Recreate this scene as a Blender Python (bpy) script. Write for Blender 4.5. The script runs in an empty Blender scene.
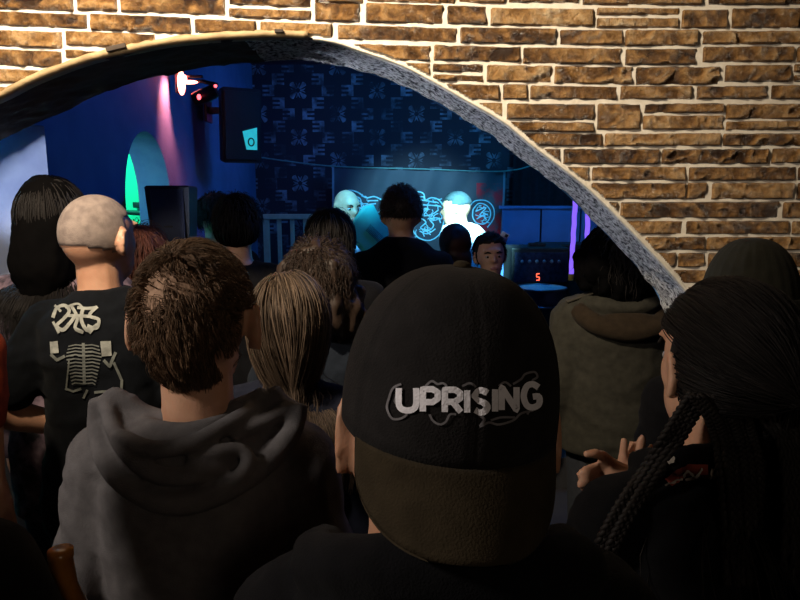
import bpy, bmesh, math, random
import numpy as np
from mathutils import Vector, Matrix
from mathutils.bvhtree import BVHTree
random.seed(7); RNG = np.random.default_rng(7)
S = bpy.context.scene; COL = S.collection
PI = math.pi
F = 640.0; PITCH = math.atan(100/640.0); CH = 1.75
cp, sp = math.cos(PITCH), math.sin(PITCH)

def ray(px, py):
    a = (px-400)/F; b = (300-py)/F
    return Vector((a, cp+b*sp, -sp+b*cp))
def P(px, py, Y):
    d = ray(px, py); t = Y/d.y
    return Vector((d.x*t, Y, CH+d.z*t))

# ------------------------------------------------------------------ noise
def _h(ix, iy, iz, seed):
    n = (ix*374761393 + iy*668265263 + iz*2147483647 + seed*144665) & 0xffffffff
    n = ((n ^ (n >> 13))*1274126177) & 0xffffffff
    n = (n ^ (n >> 16)) & 0xffffffff
    return n/4294967295.0
def vnoise(p, seed=0):
    p = np.asarray(p, float); i = np.floor(p).astype(np.int64); f = p-i; f = f*f*(3-2*f)
    r = 0
    for dx in (0, 1):
        for dy in (0, 1):
            for dz in (0, 1):
                w = (f[:, 0] if dx else 1-f[:, 0])*(f[:, 1] if dy else 1-f[:, 1])*(f[:, 2] if dz else 1-f[:, 2])
                r = r+w*_h(i[:, 0]+dx, i[:, 1]+dy, i[:, 2]+dz, seed)
    return r*2-1
def fbm(p, seed=0, octv=3):
    r = 0; a = 1
    for o in range(octv):
        r = r+a*vnoise(np.asarray(p)*2**o, seed+o*17); a *= .5
    return r

# ------------------------------------------------------------------ materials
class NT:
    def __init__(s, m): s.t = m.node_tree; s.n = s.t.nodes; s.l = s.t.links
    def new(s, ty, **kw):
        n = s.n.new(ty)
        for k, v in kw.items(): setattr(n, k, v)
        return n
    def put(s, sock, v):
        if isinstance(v, bpy.types.NodeSocket): s.l.new(v, sock)
        else: sock.default_value = v
    def math(s, op, a, b=0.0, c=0.0, clamp=False):
        n = s.new('ShaderNodeMath', operation=op); n.use_clamp = clamp
        s.put(n.inputs[0], a); s.put(n.inputs[1], b); s.put(n.inputs[2], c)
        return n.outputs[0]
    def mix(s, f, a, b):
        n = s.new('ShaderNodeMix', data_type='RGBA'); s.put(n.inputs[0], f)
        for k, v in ((6, a), (7, b)):
            if not isinstance(v, bpy.types.NodeSocket): v = (*v[:3], 1)
            s.put(n.inputs[k], v)
        return n.outputs[2]
    def noise(s, scale, detail=3, vec=None, rough=.5):
        n = s.new('ShaderNodeTexNoise'); n.inputs['Scale'].default_value = scale
        n.inputs['Detail'].default_value = detail; n.inputs['Roughness'].default_value = rough
        if vec is not None: s.l.new(vec, n.inputs['Vector'])
        return n.outputs['Fac']
    def ramp(s, f, stops):
        n = s.new('ShaderNodeValToRGB'); s.l.new(f, n.inputs[0]); e = n.color_ramp.elements
        while len(e) < len(stops): e.new(.5)
        for k, (p, c) in enumerate(stops): e[k].position = p; e[k].color = (*c[:3], 1)
        return n.outputs[0]
    def obj(s): return s.new('ShaderNodeTexCoord').outputs['Object']
    def bump(s, h, strength=.3, dist=.01):
        n = s.new('ShaderNodeBump'); n.inputs['Strength'].default_value = strength; n.inputs['Distance'].default_value = dist
        s.l.new(h, n.inputs['Height']); return n.outputs[0]

MATS = {}
def base(name):
    m = bpy.data.materials.new(name); m.use_nodes = True
    t = NT(m); b = t.n['Principled BSDF']
    return m, t, b
def mat(name, c, c2=None, rough=.8, scale=30, bump=.0, bscale=200, metal=0., spec=.5, emit=None, estr=0., dist=.004, sheen=0., sss=0.):
    if name in MATS: return MATS[name]
    m, t, b = base(name); o = t.obj()
    if c2 is None: c2 = [v*.7 for v in c]
    f = t.noise(scale, 4, o)
    t.l.new(t.ramp(f, [(.35, c), (.65, c2)]), b.inputs['Base Color'])
    b.inputs['Roughness'].default_value = rough; b.inputs['Metallic'].default_value = metal
    b.inputs['Specular IOR Level'].default_value = spec
    if sheen: b.inputs['Sheen Weight'].default_value = sheen
    if sss: b.inputs['Subsurface Weight'].default_value = sss; b.inputs['Subsurface Radius'].default_value = (.012, .004, .002)
    if bump: t.l.new(t.bump(t.noise(bscale, 3, o), bump, dist), b.inputs['Normal'])
    if emit: b.inputs['Emission Color'].default_value = (*emit, 1); b.inputs['Emission Strength'].default_value = estr
    MATS[name] = m; return m
def hairmat(name, c, c2, rough=.55):
    if name in MATS: return MATS[name]
    m, t, b = base(name)
    g = t.new('ShaderNodeNewGeometry')
    f = t.math('ADD', t.math('MULTIPLY', g.outputs['Random Per Island'], .6), t.math('MULTIPLY', t.noise(14, 3, t.obj()), .5))
    t.l.new(t.ramp(f, [(.25, c), (.85, c2)]), b.inputs['Base Color'])
    b.inputs['Roughness'].default_value = rough; b.inputs['Specular IOR Level'].default_value = .22
    MATS[name] = m; return m

# ------------------------------------------------------------------ objects
def thing(name, label, cat, loc=(0, 0, 0), rz=0, group=None):
    o = bpy.data.objects.new(name, None); COL.objects.link(o); o.empty_display_size = .1
    o.location = loc; o.rotation_euler = (0, 0, rz); tag(o, label, cat, group); return o
def tag(o, label, cat, group=None):
    o['label'] = label; o['category'] = cat
    if group: o['group'] = group
    return o
def mesh(name, verts, faces, mats, parent=None, smooth=True, fm=None, label=None):
    me = bpy.data.meshes.new(name); me.from_pydata([tuple(v) for v in verts], [], [tuple(f) for f in faces])
    for m in (mats if isinstance(mats, (list, tuple)) else [mats]): me.materials.append(m)
    if fm is not None: me.polygons.foreach_set('material_index', np.asarray(fm, np.int32))
    if smooth: me.polygons.foreach_set('use_smooth', np.ones(len(me.polygons), bool))
    me.update()
    o = bpy.data.objects.new(name, me); COL.objects.link(o)
    if parent: o.parent = parent
    if label: o['label'] = label
    return o
def struct(o): o['kind'] = 'structure'; return o

class G:
    """collects geometry"""
    def __init__(s): s.v = []; s.f = []
    def add(s, vs, fs):
        k = len(s.v); s.v += [tuple(v) for v in vs]; s.f += [tuple(i+k for i in f) for f in fs]; return s
    def grid(s, rows, closed=True, cap=True):
        n = len(rows[0]); vs = [p for r in rows for p in r]; fs = []
        for i in range(len(rows)-1):
            for j in range(n if closed else n-1):
                a = i*n+j; b = i*n+(j+1) % n
                fs.append((a, b, b+n, a+n))
        if cap and closed:
            fs.append(tuple(range(n-1, -1, -1))); k = (len(rows)-1)*n; fs.append(tuple(k+j for j in range(n)))
        return s.add(vs, fs)
    def capsule(s, p0, r0, p1, r1, seg=14):
        p0 = Vector(p0); p1 = Vector(p1); ax = (p1-p0)
        L = ax.length; ax = ax.normalized() if L > 1e-6 else Vector((0, 0, 1))
        u = ax.orthogonal().normalized(); w = ax.cross(u); rows = []
        for k in range(-4, 1):
            a = k/4*PI/2*.96; rows.append((p0+ax*r0*math.sin(a), r0*math.cos(a)))
        for k in range(0, 5):
            a = k/4*PI/2*.96; rows.append((p1+ax*r1*math.sin(a), r1*math.cos(a)))
        return s.grid([[c+(u*math.cos(t)+w*math.sin(t))*r for t in np.linspace(0, 2*PI, seg, endpoint=False)] for c, r in rows])
    def chain(s, pts, seg=12):
        for (a, ra), (b, rb) in zip(pts, pts[1:]): s.capsule(a, ra, b, rb, seg)
        return s
    def ell(s, c, r, M=None, nu=20, nv=14):
        rows = []
        c = Vector(c)
        for i in range(nv):
            ph = -PI/2*.985+PI*.985*i/(nv-1)
            row = []
            for t in np.linspace(0, 2*PI, nu, endpoint=False):
                q = Vector((r[0]*math.cos(ph)*math.cos(t), r[1]*math.cos(ph)*math.sin(t), r[2]*math.sin(ph)))
                row.append(c+(M @ q if M else q))
            rows.append(row)
        return s.grid(rows)
    def loft(s, rings, seg=28, ex=2.3):
        rows = []
        for (c, rx, ry) in rings:
            row = []
            for t in np.linspace(0, 2*PI, seg, endpoint=False):
                ct, st = math.cos(t), math.sin(t)
                row.append((c[0]+rx*math.copysign(abs(ct)**(2/ex), ct), c[1]+ry*math.copysign(abs(st)**(2/ex), st), c[2]))
            rows.append(row)
        return s.grid(rows)
    def box(s, c, h, M=None, bev=0):
        bm = bmesh.new(); bmesh.ops.create_cube(bm, size=2)
        for v in bm.verts: v.co = Vector((v.co.x*h[0], v.co.y*h[1], v.co.z*h[2]))
        if bev: bmesh.ops.bevel(bm, geom=bm.edges[:], offset=bev, segments=2, affect='EDGES', profile=.6)
        bm.verts.index_update()
        c = Vector(c)
        s.add([c+(M @ v.co if M else v.co) for v in bm.verts], [[v.index for v in f.verts] for f in bm.faces]); bm.free(); return s
    def tube(s, pts, r, seg=8, closed=False):
        pts = [Vector(p) for p in pts]; rows = []; u = None
        for i, p in enumerate(pts):
            a = pts[max(i-1, 0)]; b = pts[min(i+1, len(pts)-1)]; d = (b-a).normalized()
            u = d.orthogonal().normalized() if u is None else (u-d*u.dot(d)).normalized()
            w = d.cross(u); rr = r[i] if isinstance(r, (list, tuple)) else r
            rows.append([p+(u*math.cos(t)+w*math.sin(t))*rr for t in np.linspace(0, 2*PI, seg, endpoint=False)])
        return s.grid(rows)
    def rev(s, prof, c=(0, 0, 0), seg=24, M=None):
        c = Vector(c); rows = []
        for r, z in prof:
            rows.append([c+((M @ q) if M else q) for q in (Vector((r*math.cos(t), r*math.sin(t), z)) for t in np.linspace(0, 2*PI, seg, endpoint=False))])
        return s.grid(rows)
    def build(s, name, m, parent=None, smooth=True, label=None, auto=None):
        o = mesh(name, s.v, s.f, m, parent, smooth, label=label)
        if auto is not None: shade_auto(o, auto)
        return o
    def xf(s, M):
        s.v = [tuple(M @ Vector(v)) for v in s.v]; return s

def shade_auto(o, ang=35):
    bm = bmesh.new(); bm.from_mesh(o.data)
    for e in bm.edges:
        if len(e.link_faces) == 2 and e.calc_face_angle(0) > math.radians(ang): e.smooth = False
    bm.to_mesh(o.data); bm.free()

def remesh(g, voxel, smooth=4):
    """union of closed shapes -> one continuous surface (verts, faces)"""
    me = bpy.data.meshes.new('tmp'); me.from_pydata(g.v, [], g.f)
    o = bpy.data.objects.new('tmp', me); COL.objects.link(o)
    r = o.modifiers.new('r', 'REMESH'); r.mode = 'VOXEL'; r.voxel_size = voxel
    if smooth:
        k = o.modifiers.new('s', 'SMOOTH'); k.factor = .5; k.iterations = smooth
    dg = bpy.context.evaluated_depsgraph_get(); e = o.evaluated_get(dg); m2 = e.to_mesh()
    n = len(m2.vertices); v = np.empty(n*3, np.float32); m2.vertices.foreach_get('co', v); v = v.reshape(-1, 3).astype(float)
    nr = np.empty(n*3, np.float32); m2.vertices.foreach_get('normal', nr); nr = nr.reshape(-1, 3).astype(float)
    f = [tuple(p.vertices) for p in m2.polygons]
    e.to_mesh_clear(); bpy.data.objects.remove(o); bpy.data.meshes.remove(me)
    return v, nr, f

def spline(pts, n=24):
    pts = [Vector(p) for p in pts]; out = []
    N = len(pts)-1
    for k in range(n):
        t = k/(n-1)*N; i = min(int(t), N-1); u = t-i
        p0 = pts[max(i-1, 0)]; p1 = pts[i]; p2 = pts[i+1]; p3 = pts[min(i+2, N)]
        out.append(.5*((2*p1)+(p2-p0)*u+(2*p0-5*p1+4*p2-p3)*u*u+(3*p1-p0-3*p2+p3)*u**3))
    return out

# ================================================================== MATERIAL LIBRARY
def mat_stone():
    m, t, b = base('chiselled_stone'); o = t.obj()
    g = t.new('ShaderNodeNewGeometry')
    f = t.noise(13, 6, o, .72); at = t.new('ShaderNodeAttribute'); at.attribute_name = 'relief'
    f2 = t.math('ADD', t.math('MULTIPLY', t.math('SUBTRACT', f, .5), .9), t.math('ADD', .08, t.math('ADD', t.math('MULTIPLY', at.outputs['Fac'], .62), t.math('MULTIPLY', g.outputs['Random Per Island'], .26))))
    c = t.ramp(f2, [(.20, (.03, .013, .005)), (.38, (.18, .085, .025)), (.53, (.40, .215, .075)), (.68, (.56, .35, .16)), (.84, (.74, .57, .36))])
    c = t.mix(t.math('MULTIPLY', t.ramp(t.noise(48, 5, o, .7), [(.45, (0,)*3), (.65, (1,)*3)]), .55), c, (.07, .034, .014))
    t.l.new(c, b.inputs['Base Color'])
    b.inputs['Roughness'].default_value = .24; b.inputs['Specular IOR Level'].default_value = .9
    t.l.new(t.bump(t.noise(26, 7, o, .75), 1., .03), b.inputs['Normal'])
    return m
def mat_rough_plaster():
    m, t, b = base('speckled_plaster'); o = t.obj()
    f = t.noise(75, 4, o, .65)
    c = t.ramp(f, [(.40, (.02, .022, .035)), (.47, (.34, .35, .38)), (.60, (.74, .75, .78))])
    t.l.new(c, b.inputs['Base Color']); b.inputs['Roughness'].default_value = .9
    t.l.new(t.bump(f, 1.0, .02), b.inputs['Normal'])
    return m
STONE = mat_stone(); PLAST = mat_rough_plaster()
MORTAR = mat('pale_mortar', (.74, .69, .60), (.64, .58, .48), .9, 40, .4, 120)
TAN = mat('tan_edging', (.40, .29, .15), (.24, .16, .08), .7, 18, .5, 60)
SHADE_BROWN = mat('shade_brown_plaster', (.05, .035, .025), (.025, .018, .014), .9, 12, .6, 50)  # shade of the left reveal and the gaps put into the colour
BLUEWALL = mat('blue_wall_paint', (.07, .17, .34), (.05, .13, .28), .85, 5, .25, 60)
PALE = mat('pale_wall_paint', (.62, .66, .74), (.5, .54, .66), .85, 12, .4, 60)
GREENW = mat('green_wall_paint', (.10, .62, .42), (.08, .55, .38), .8, 6)
DARKCEIL = mat('dark_ceiling_paint', (.05, .05, .08), (.04, .04, .06), .9, 6)
FLOORM = mat('dark_floor', (.04, .035, .03), (.025, .02, .02), .6, 4)
BLACKP = mat('black_plastic', (.012, .012, .014), (.02, .02, .022), .5, 40, .2, 300)
METAL = mat('dark_metal', (.05, .05, .055), (.03, .03, .03), .4, 30, metal=.8)

# ================================================================== FRONT WALL WITH ARCH
D = 1.75; TH = .30
arch_px = [(-215, 300), (-190, 235), (-150, 180), (-80, 134), (0, 98), (34, 81), (84, 62), (130, 51), (169, 43.5), (220, 38.5), (270, 36), (308, 37),
           (336, 42), (360, 50), (400, 64), (432, 80), (467, 100), (505, 122), (532, 144), (560, 165), (589, 188), (618, 216), (650, 249), (680, 282), (700, 310), (713, 345)]
ap = [P(x, y, D) for x, y in arch_px]
ap = spline(ap[:12], 60)+spline(ap[11:], 60)[1:]
AX = np.array([p.x for p in ap]); AZ = np.array([p.z for p in ap])
AX = np.maximum.accumulate(AX+np.arange(len(AX))*1e-6)
XL, XR = AX[0], AX[-1]; ZTOP = 3.0; WX = 2.9
def arch_z(x): return np.interp(x, AX, AZ)

stones = []
def row(y0, y1, *xs, pale=False):
    for a, b in xs: stones.append((a, b, y0, y1))
row(-9, 9.5, (-60, 73)); row(-8, 11, (77, 117)); row(-8, 14, (120.5, 225))
row(-3, 6.5, (229, 311)); row(9.5, 19, (229, 311)); row(3, 22, (315, 360)); row(4, 23.5, (366, 443)); row(6, 24.5, (447.5, 486)); row(8.5, 26, (491, 593))
row(-14, 3, (315, 363), (367, 455), (459, 505), (509, 579)); row(-14, 5, (583, 702), (709, 830))
row(8, 15, (597, 679)); row(18, 28, (597, 678)); row(10, 28.5, (682, 727)); row(8, 28, (732, 860))
row(12.5, 27, (-20, 87)); row(15.5, 32.5, (91, 191)); row(20, 34, (195, 256)); row(23, 37, (260.5, 332))
row(26.5, 41, (338, 457)); row(28, 44, (460.5, 556)); row(30, 45, (560, 622)); row(30, 46, (625.5, 697)); row(31, 44, (703, 830))
row(30, 46.5, (-60, 62)); row(32.5, 47, (66, 155)); row(49.5, 66, (-50, 62)); row(50.5, 58.5, (66, 120)); row(61.5, 72, (66, 100)); row(69, 83, (-30, 44)); row(70, 84, (48, 80)); row(86, 100, (-60, 15))
row(45, 60, (350, 430)); row(46, 61.5, (434, 520)); row(48, 64, (523, 621)); row(49, 65, (625.5, 696)); row(46.5, 62, (703, 793)); row(46.5, 62, (797, 880))
row(63, 75.5, (395, 430)); row(64, 72.5, (433, 483)); row(75, 81.5, (433, 483)); row(65.5, 82, (487, 551)); row(66.5, 84, (554.5, 632)); row(67, 85, (636, 719)); row(65, 82, (725, 790)); row(64, 72, (794, 850)); row(75, 82, (794, 850))
row(84.5, 99.5, (440, 499), (503, 527)); row(86, 99.5, (530.5, 617)); row(86, 99.5, (620.5, 691)); row(86, 99, (697, 767)); row(85, 99, (771, 860))
row(103, 119, (475, 502)); row(104, 119.5, (507, 594)); row(104, 129.5, (597.5, 640)); row(103.5, 113, (644.5, 723)); row(115.5, 129.5, (643, 723)); row(104, 119, (726, 850))
row(122, 132, (500, 594)); row(121, 130, (726, 850)); row(133.5, 146, (520, 601.5), (605, 720), (723, 850))
row(149, 164, (535, 560), (563.5, 658.5), (662, 768)); row(148, 163, (772, 860))
row(167, 180.5, (555, 589), (592, 685), (689, 795), (798, 870)); row(183, 199, (575, 588), (591.5, 685), (687, 706), (712, 793), (797, 870))
row(202, 218, (590, 617), (620.5, 778), (783, 870)); row(221, 234, (610, 682), (686, 788), (792, 880)); row(237, 250, (628, 642), (645.5, 704), (707, 801), (805, 880))
row(253, 267, (640, 675), (678, 704), (708, 770), (774, 860)); row(270, 283, (660, 705), (709, 770), (774, 860))
bands = [(-9, 8), (11, 27), (30, 46), (49, 65), (68, 83), (86, 100), (103, 119), (122, 132), (134, 146), (149, 164), (167, 181), (184, 199), (202, 218), (221, 234), (237, 250), (253, 267), (270, 283)]
def fill(y0, y1, x0, x1):
    x = x0
    while x < x1-15:
        w = random.uniform(30, 120); e = min(x+w, x1); stones.append((x, e, y0, y1)); x = e+4
for k, (a, b) in enumerate(bands):
    fill(a, b, 884, 1450); fill(a, b, -640, -64 if k < 6 else -100)
y = -20
while y > -260:
    h = random.uniform(9, 17); fill(y-h, y, -640+random.uniform(0, 60), 1450); y -= h+4
y = 287
while y < 830:
    h = random.uniform(11, 17); fill(y, y+h, 665, 1450); fill(y, y+h, -640, -205); y += h+4

def slope(x):
    return .036 if x < 330 else (.036*(1-(x-330)/330.) if x < 660 else -.004)
wv, wf, wm = [], [], []
def wadd(vs, fs, mi):
    k = len(wv); wv.extend([tuple(v) for v in vs])
    for f in fs: wf.append(tuple(i+k for i in f)); wm.append(mi)
# mortar plane with arched hole, back face, reveal
def quad(a, b, c, d, mi): wadd([a, b, c, d], [(0, 1, 2, 3)], mi)
for Yp, mi in ((D, 0), (D+TH, 2)):
    quad((-WX, Yp, 0), (XL, Yp, 0), (XL, Yp, ZTOP), (-WX, Yp, ZTOP), mi)
    quad((XR, Yp, 0), (WX, Yp, 0), (WX, Yp, ZTOP), (XR, Yp, ZTOP), mi)
    for i in range(len(AX)-1):
        quad((AX[i], Yp, AZ[i]), (AX[i+1], Yp, AZ[i+1]), (AX[i+1], Yp, ZTOP), (AX[i], Yp, ZTOP), mi)
outline = [(XL, 0.), (XL, .6)]+list(zip(AX, AZ))+[(XR, .6), (XR, 0.)]
# finely divided rough reveal
NS = 26
seg = []
for (xa, za), (xb, zb) in zip(outline, outline[1:]):
    L = math.hypot(xb-xa, zb-za); n = max(1, int(L/.012))
    for k in range(n): seg.append((xa+(xb-xa)*k/n, za+(zb-za)*k/n))
seg.append(outline[-1])
seg = np.array(seg); tg = np.gradient(seg, axis=0); tg /= np.linalg.norm(tg, axis=1)[:, None]+1e-9
rn = np.stack([tg[:, 1], -tg[:, 0]], 1)     # toward the opening
pts = []
for j in range(NS+1):
    yy = D+TH*j/NS
    q = np.stack([seg[:, 0]*24, np.full(len(seg), yy*24), seg[:, 1]*24], 1)
    d = fbm(q, 3, 3)*.006 if 0 < j else np.zeros(len(seg))
    pts.append(np.stack([seg[:, 0]+rn[:, 0]*d, np.full(len(seg), yy), seg[:, 1]+rn[:, 1]*d], 1))
n = len(seg); pts = np.concatenate(pts); fs = []; ms = []
k0 = len(wv); wv.extend(map(tuple, pts))
for j in range(NS):
    for i in range(n-1):
        wf.append((k0+j*n+i, k0+j*n+i+1, k0+(j+1)*n+i+1, k0+(j+1)*n+i)); wm.append(3 if seg[i, 0] < -.42 else 1)  # left part of the reveal coloured dark for its shade
relief = []; wrel = []; rng_s = random.Random(4)
# stones with chiselled relief
for si, (xa, xb, ya, yb) in enumerate(stones):
    yc = (ya+yb)/2; xc = (xa+xb)/2
    A = P(xa-.5, yc, D); B = P(xb+.5, yc, D); T_ = P(xc, ya-.5, D); Bo = P(xc, yb+.5, D)
    x0, x1, z1, z0 = A.x, B.x, T_.z, Bo.z
    vis = -80 < xc < 900 and yc < 330 and yc > -30
    st = .0042 if vis else .009
    nx = max(2, int((x1-x0)/st)); nz = max(2, int((z1-z0)/st))
    U, V = np.meshgrid(np.linspace(0, 1, nx+1), np.linspace(0, 1, nz+1))
    # irregular outline
    X = x0+(x1-x0)*U; Z = z0+(z1-z0)*V-slope(xc)*(X-(x0+x1)/2)
    X = X.ravel(); Z = Z.ravel(); u = U.ravel(); v = V.ravel()
    wob = vnoise(np.stack([X*60, Z*60, np.full(len(X), si*3.7)], 1), 5)
    edge = np.minimum(np.minimum(u, 1-u)*(x1-x0), np.minimum(v, 1-v)*(z1-z0))
    X = X+wob*.0012*(edge < .003); Z = Z+wob*.0012*(edge < .003)
    ins = (X > XL-.01) & (X < XR+.006) & (Z < arch_z(X)+.006)
    keepv = ~ins
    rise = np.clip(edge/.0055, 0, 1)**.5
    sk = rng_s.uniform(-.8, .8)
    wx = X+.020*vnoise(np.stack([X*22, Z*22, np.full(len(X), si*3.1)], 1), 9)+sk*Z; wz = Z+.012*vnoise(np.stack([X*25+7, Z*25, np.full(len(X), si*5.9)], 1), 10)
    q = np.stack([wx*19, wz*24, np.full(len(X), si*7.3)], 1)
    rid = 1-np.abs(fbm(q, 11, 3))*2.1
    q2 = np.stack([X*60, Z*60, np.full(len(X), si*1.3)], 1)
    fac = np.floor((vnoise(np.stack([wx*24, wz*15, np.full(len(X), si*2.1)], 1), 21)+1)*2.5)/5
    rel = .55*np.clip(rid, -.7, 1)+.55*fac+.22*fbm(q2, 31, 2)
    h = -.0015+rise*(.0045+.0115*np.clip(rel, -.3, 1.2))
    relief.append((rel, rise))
    h = np.where(edge > .003, np.maximum(h, .0012+.001*wob), h)
    if 103 <= ya < 104 and 470 < xc < 505: h *= .3
    vv = np.stack([X, D-h, Z], 1)
    m_ = nx+1; idx = -np.ones(len(X), int); idx[keepv] = np.arange(keepv.sum())
    fs = []
    for j in range(nz):
        for i in range(nx):
            a = j*m_+i; c4 = (a, a+1, a+1+m_, a+m_)
            if all(keepv[c] for c in c4): fs.append(tuple(idx[c] for c in c4))
    if fs:
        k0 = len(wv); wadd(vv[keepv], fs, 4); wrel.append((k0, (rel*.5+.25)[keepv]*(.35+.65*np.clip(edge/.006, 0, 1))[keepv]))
wall = struct(mesh('wall_front', wv, wf, [MORTAR, PLAST, BLUEWALL, SHADE_BROWN, STONE], None, True, wm))
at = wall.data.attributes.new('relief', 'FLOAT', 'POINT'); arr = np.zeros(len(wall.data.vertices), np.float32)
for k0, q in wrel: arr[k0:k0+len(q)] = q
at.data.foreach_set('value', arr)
bm = bmesh.new(); bm.from_mesh(wall.data)
for e in bm.edges:
    if len(e.link_faces) == 2 and e.calc_face_angle(0) > .6: e.smooth = False
bm.to_mesh(wall.data); bm.free()
# tan edging strip on the left half of the arch, pale thin rim on the right
def strip(name, i0, i1, w, out, m, wob=.002):
    g = G(); rows = []
    for i in range(i0, i1):
        a = Vector((AX[max(i-1, 0)], 0, AZ[max(i-1, 0)])); b = Vector((AX[min(i+1, len(AX)-1)], 0, AZ[min(i+1, len(AX)-1)]))
        d = (b-a).normalized(); nrm = Vector((-d.z, 0, d.x)); p = Vector((AX[i], D, AZ[i]))
        wv_ = w+random.uniform(-wob, wob)
        rows.append([p+nrm*-.003+Vector((0, .03, 0)), p+nrm*-.003+Vector((0, -out*.6, 0)), p+nrm*wv_*.45+Vector((0, -out, 0)), p+nrm*wv_+Vector((0, -out*.5, 0)), p+nrm*wv_+Vector((0, .003, 0))])
    return struct(g.grid(rows).build(name, m))
strip('trim_1', 0, 60, .014, .016, TAN)
strip('trim_2', 60, len(AX), .0035, .004, MORTAR, .0015)
g = G(); c = P(116, 47.5, D-.02); g.box(c, (.026, .004, .006), Matrix.Rotation(-.22, 3, 'Y'), .002)
struct(g.build('dark_gap_1', SHADE_BROWN)); g = G(); g.box(P(279, 31, D-.02), (.011, .004, .004), None, .001); struct(g.build('dark_gap_2', SHADE_BROWN))  # dark boxes stand in for the black inside two broken gaps

# ================================================================== FLOOR, CEILING, ROOM BEYOND
def slab(name, lo, hi, m):
    g = G(); lo = Vector(lo); hi = Vector(hi); g.box((lo+hi)/2, (hi-lo)/2)
    return struct(g.build(name, m, None, False))
slab('floor', (-3.4, -1.6, -.1), (3, 6, 0), FLOORM)
slab('ceiling', (-3.4, D+TH, 2.85), (3, 6, 2.95), DARKCEIL)
LX = -1.22; LT = .17
# left wall with flat-topped opening next to the front wall and a round arch further on
Yo = 2.26; zo = 2.0; ya, yb = 2.88, 3.45; yc = (ya+yb)/2; hw = (yb-ya)/2; spring = 1.72; top = 2.075; ZC = 2.85
ang = np.linspace(PI, 0, 33)
prof = [(ya, 0.0)]+[(yc+hw*math.cos(t), spring+(top-spring)*math.sin(t)**.92) for t in ang]+[(yb, 0.0)]
lv, lf, lm = [], [], []
def ladd(q, mi): k = len(lv); lv.extend(q); lf.append(tuple(range(k, k+len(q)))); lm.append(mi)
for X, mi in ((LX, 0), (LX-LT, 1)):
    ladd([(X, Yo, 0), (X, ya, 0), (X, ya, ZC), (X, Yo, ZC)], mi)
    for (y0, z0), (y1, z1) in zip(prof[1:-1], prof[2:-1]):
        ladd([(X, y0, z0), (X, y1, z1), (X, y1, ZC), (X, y0, ZC)], mi)
    ladd([(X, yb, 0), (X, 5.5, 0), (X, 5.5, ZC), (X, yb, ZC)], mi)
for (y0, z0), (y1, z1) in zip(prof, prof[1:]):
    ladd([(LX, y0, z0), (LX-LT, y0, z0), (LX-LT, y1, z1), (LX, y1, z1)], 1)
ladd([(LX, Yo, 0), (LX-LT, Yo, 0), (LX-LT, Yo, zo), (LX, Yo, zo)], 1)
slab('wall_left_lintel', (LX-LT, D+TH, zo), (LX, Yo, ZC), BLUEWALL)
struct(mesh('wall_left', lv, lf, [BLUEWALL, PALE], None, False, lm))
slab('wall_right', (2.2, D+TH, 0), (2.3, 5.6, 2.85), DARKCEIL)
slab('wall_left_pier', (LX-LT-.12, Yo+.001, 0), (LX-LT, Yo+.1, zo), PALE)
slab('dark_sheet_left', (LX-LT-.11, Yo-.012, 0), (LX+.006, Yo-.001, 1.22), BLACKP)  # dark sheet added to black out the bright lower jamb, no real baseboard
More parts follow.
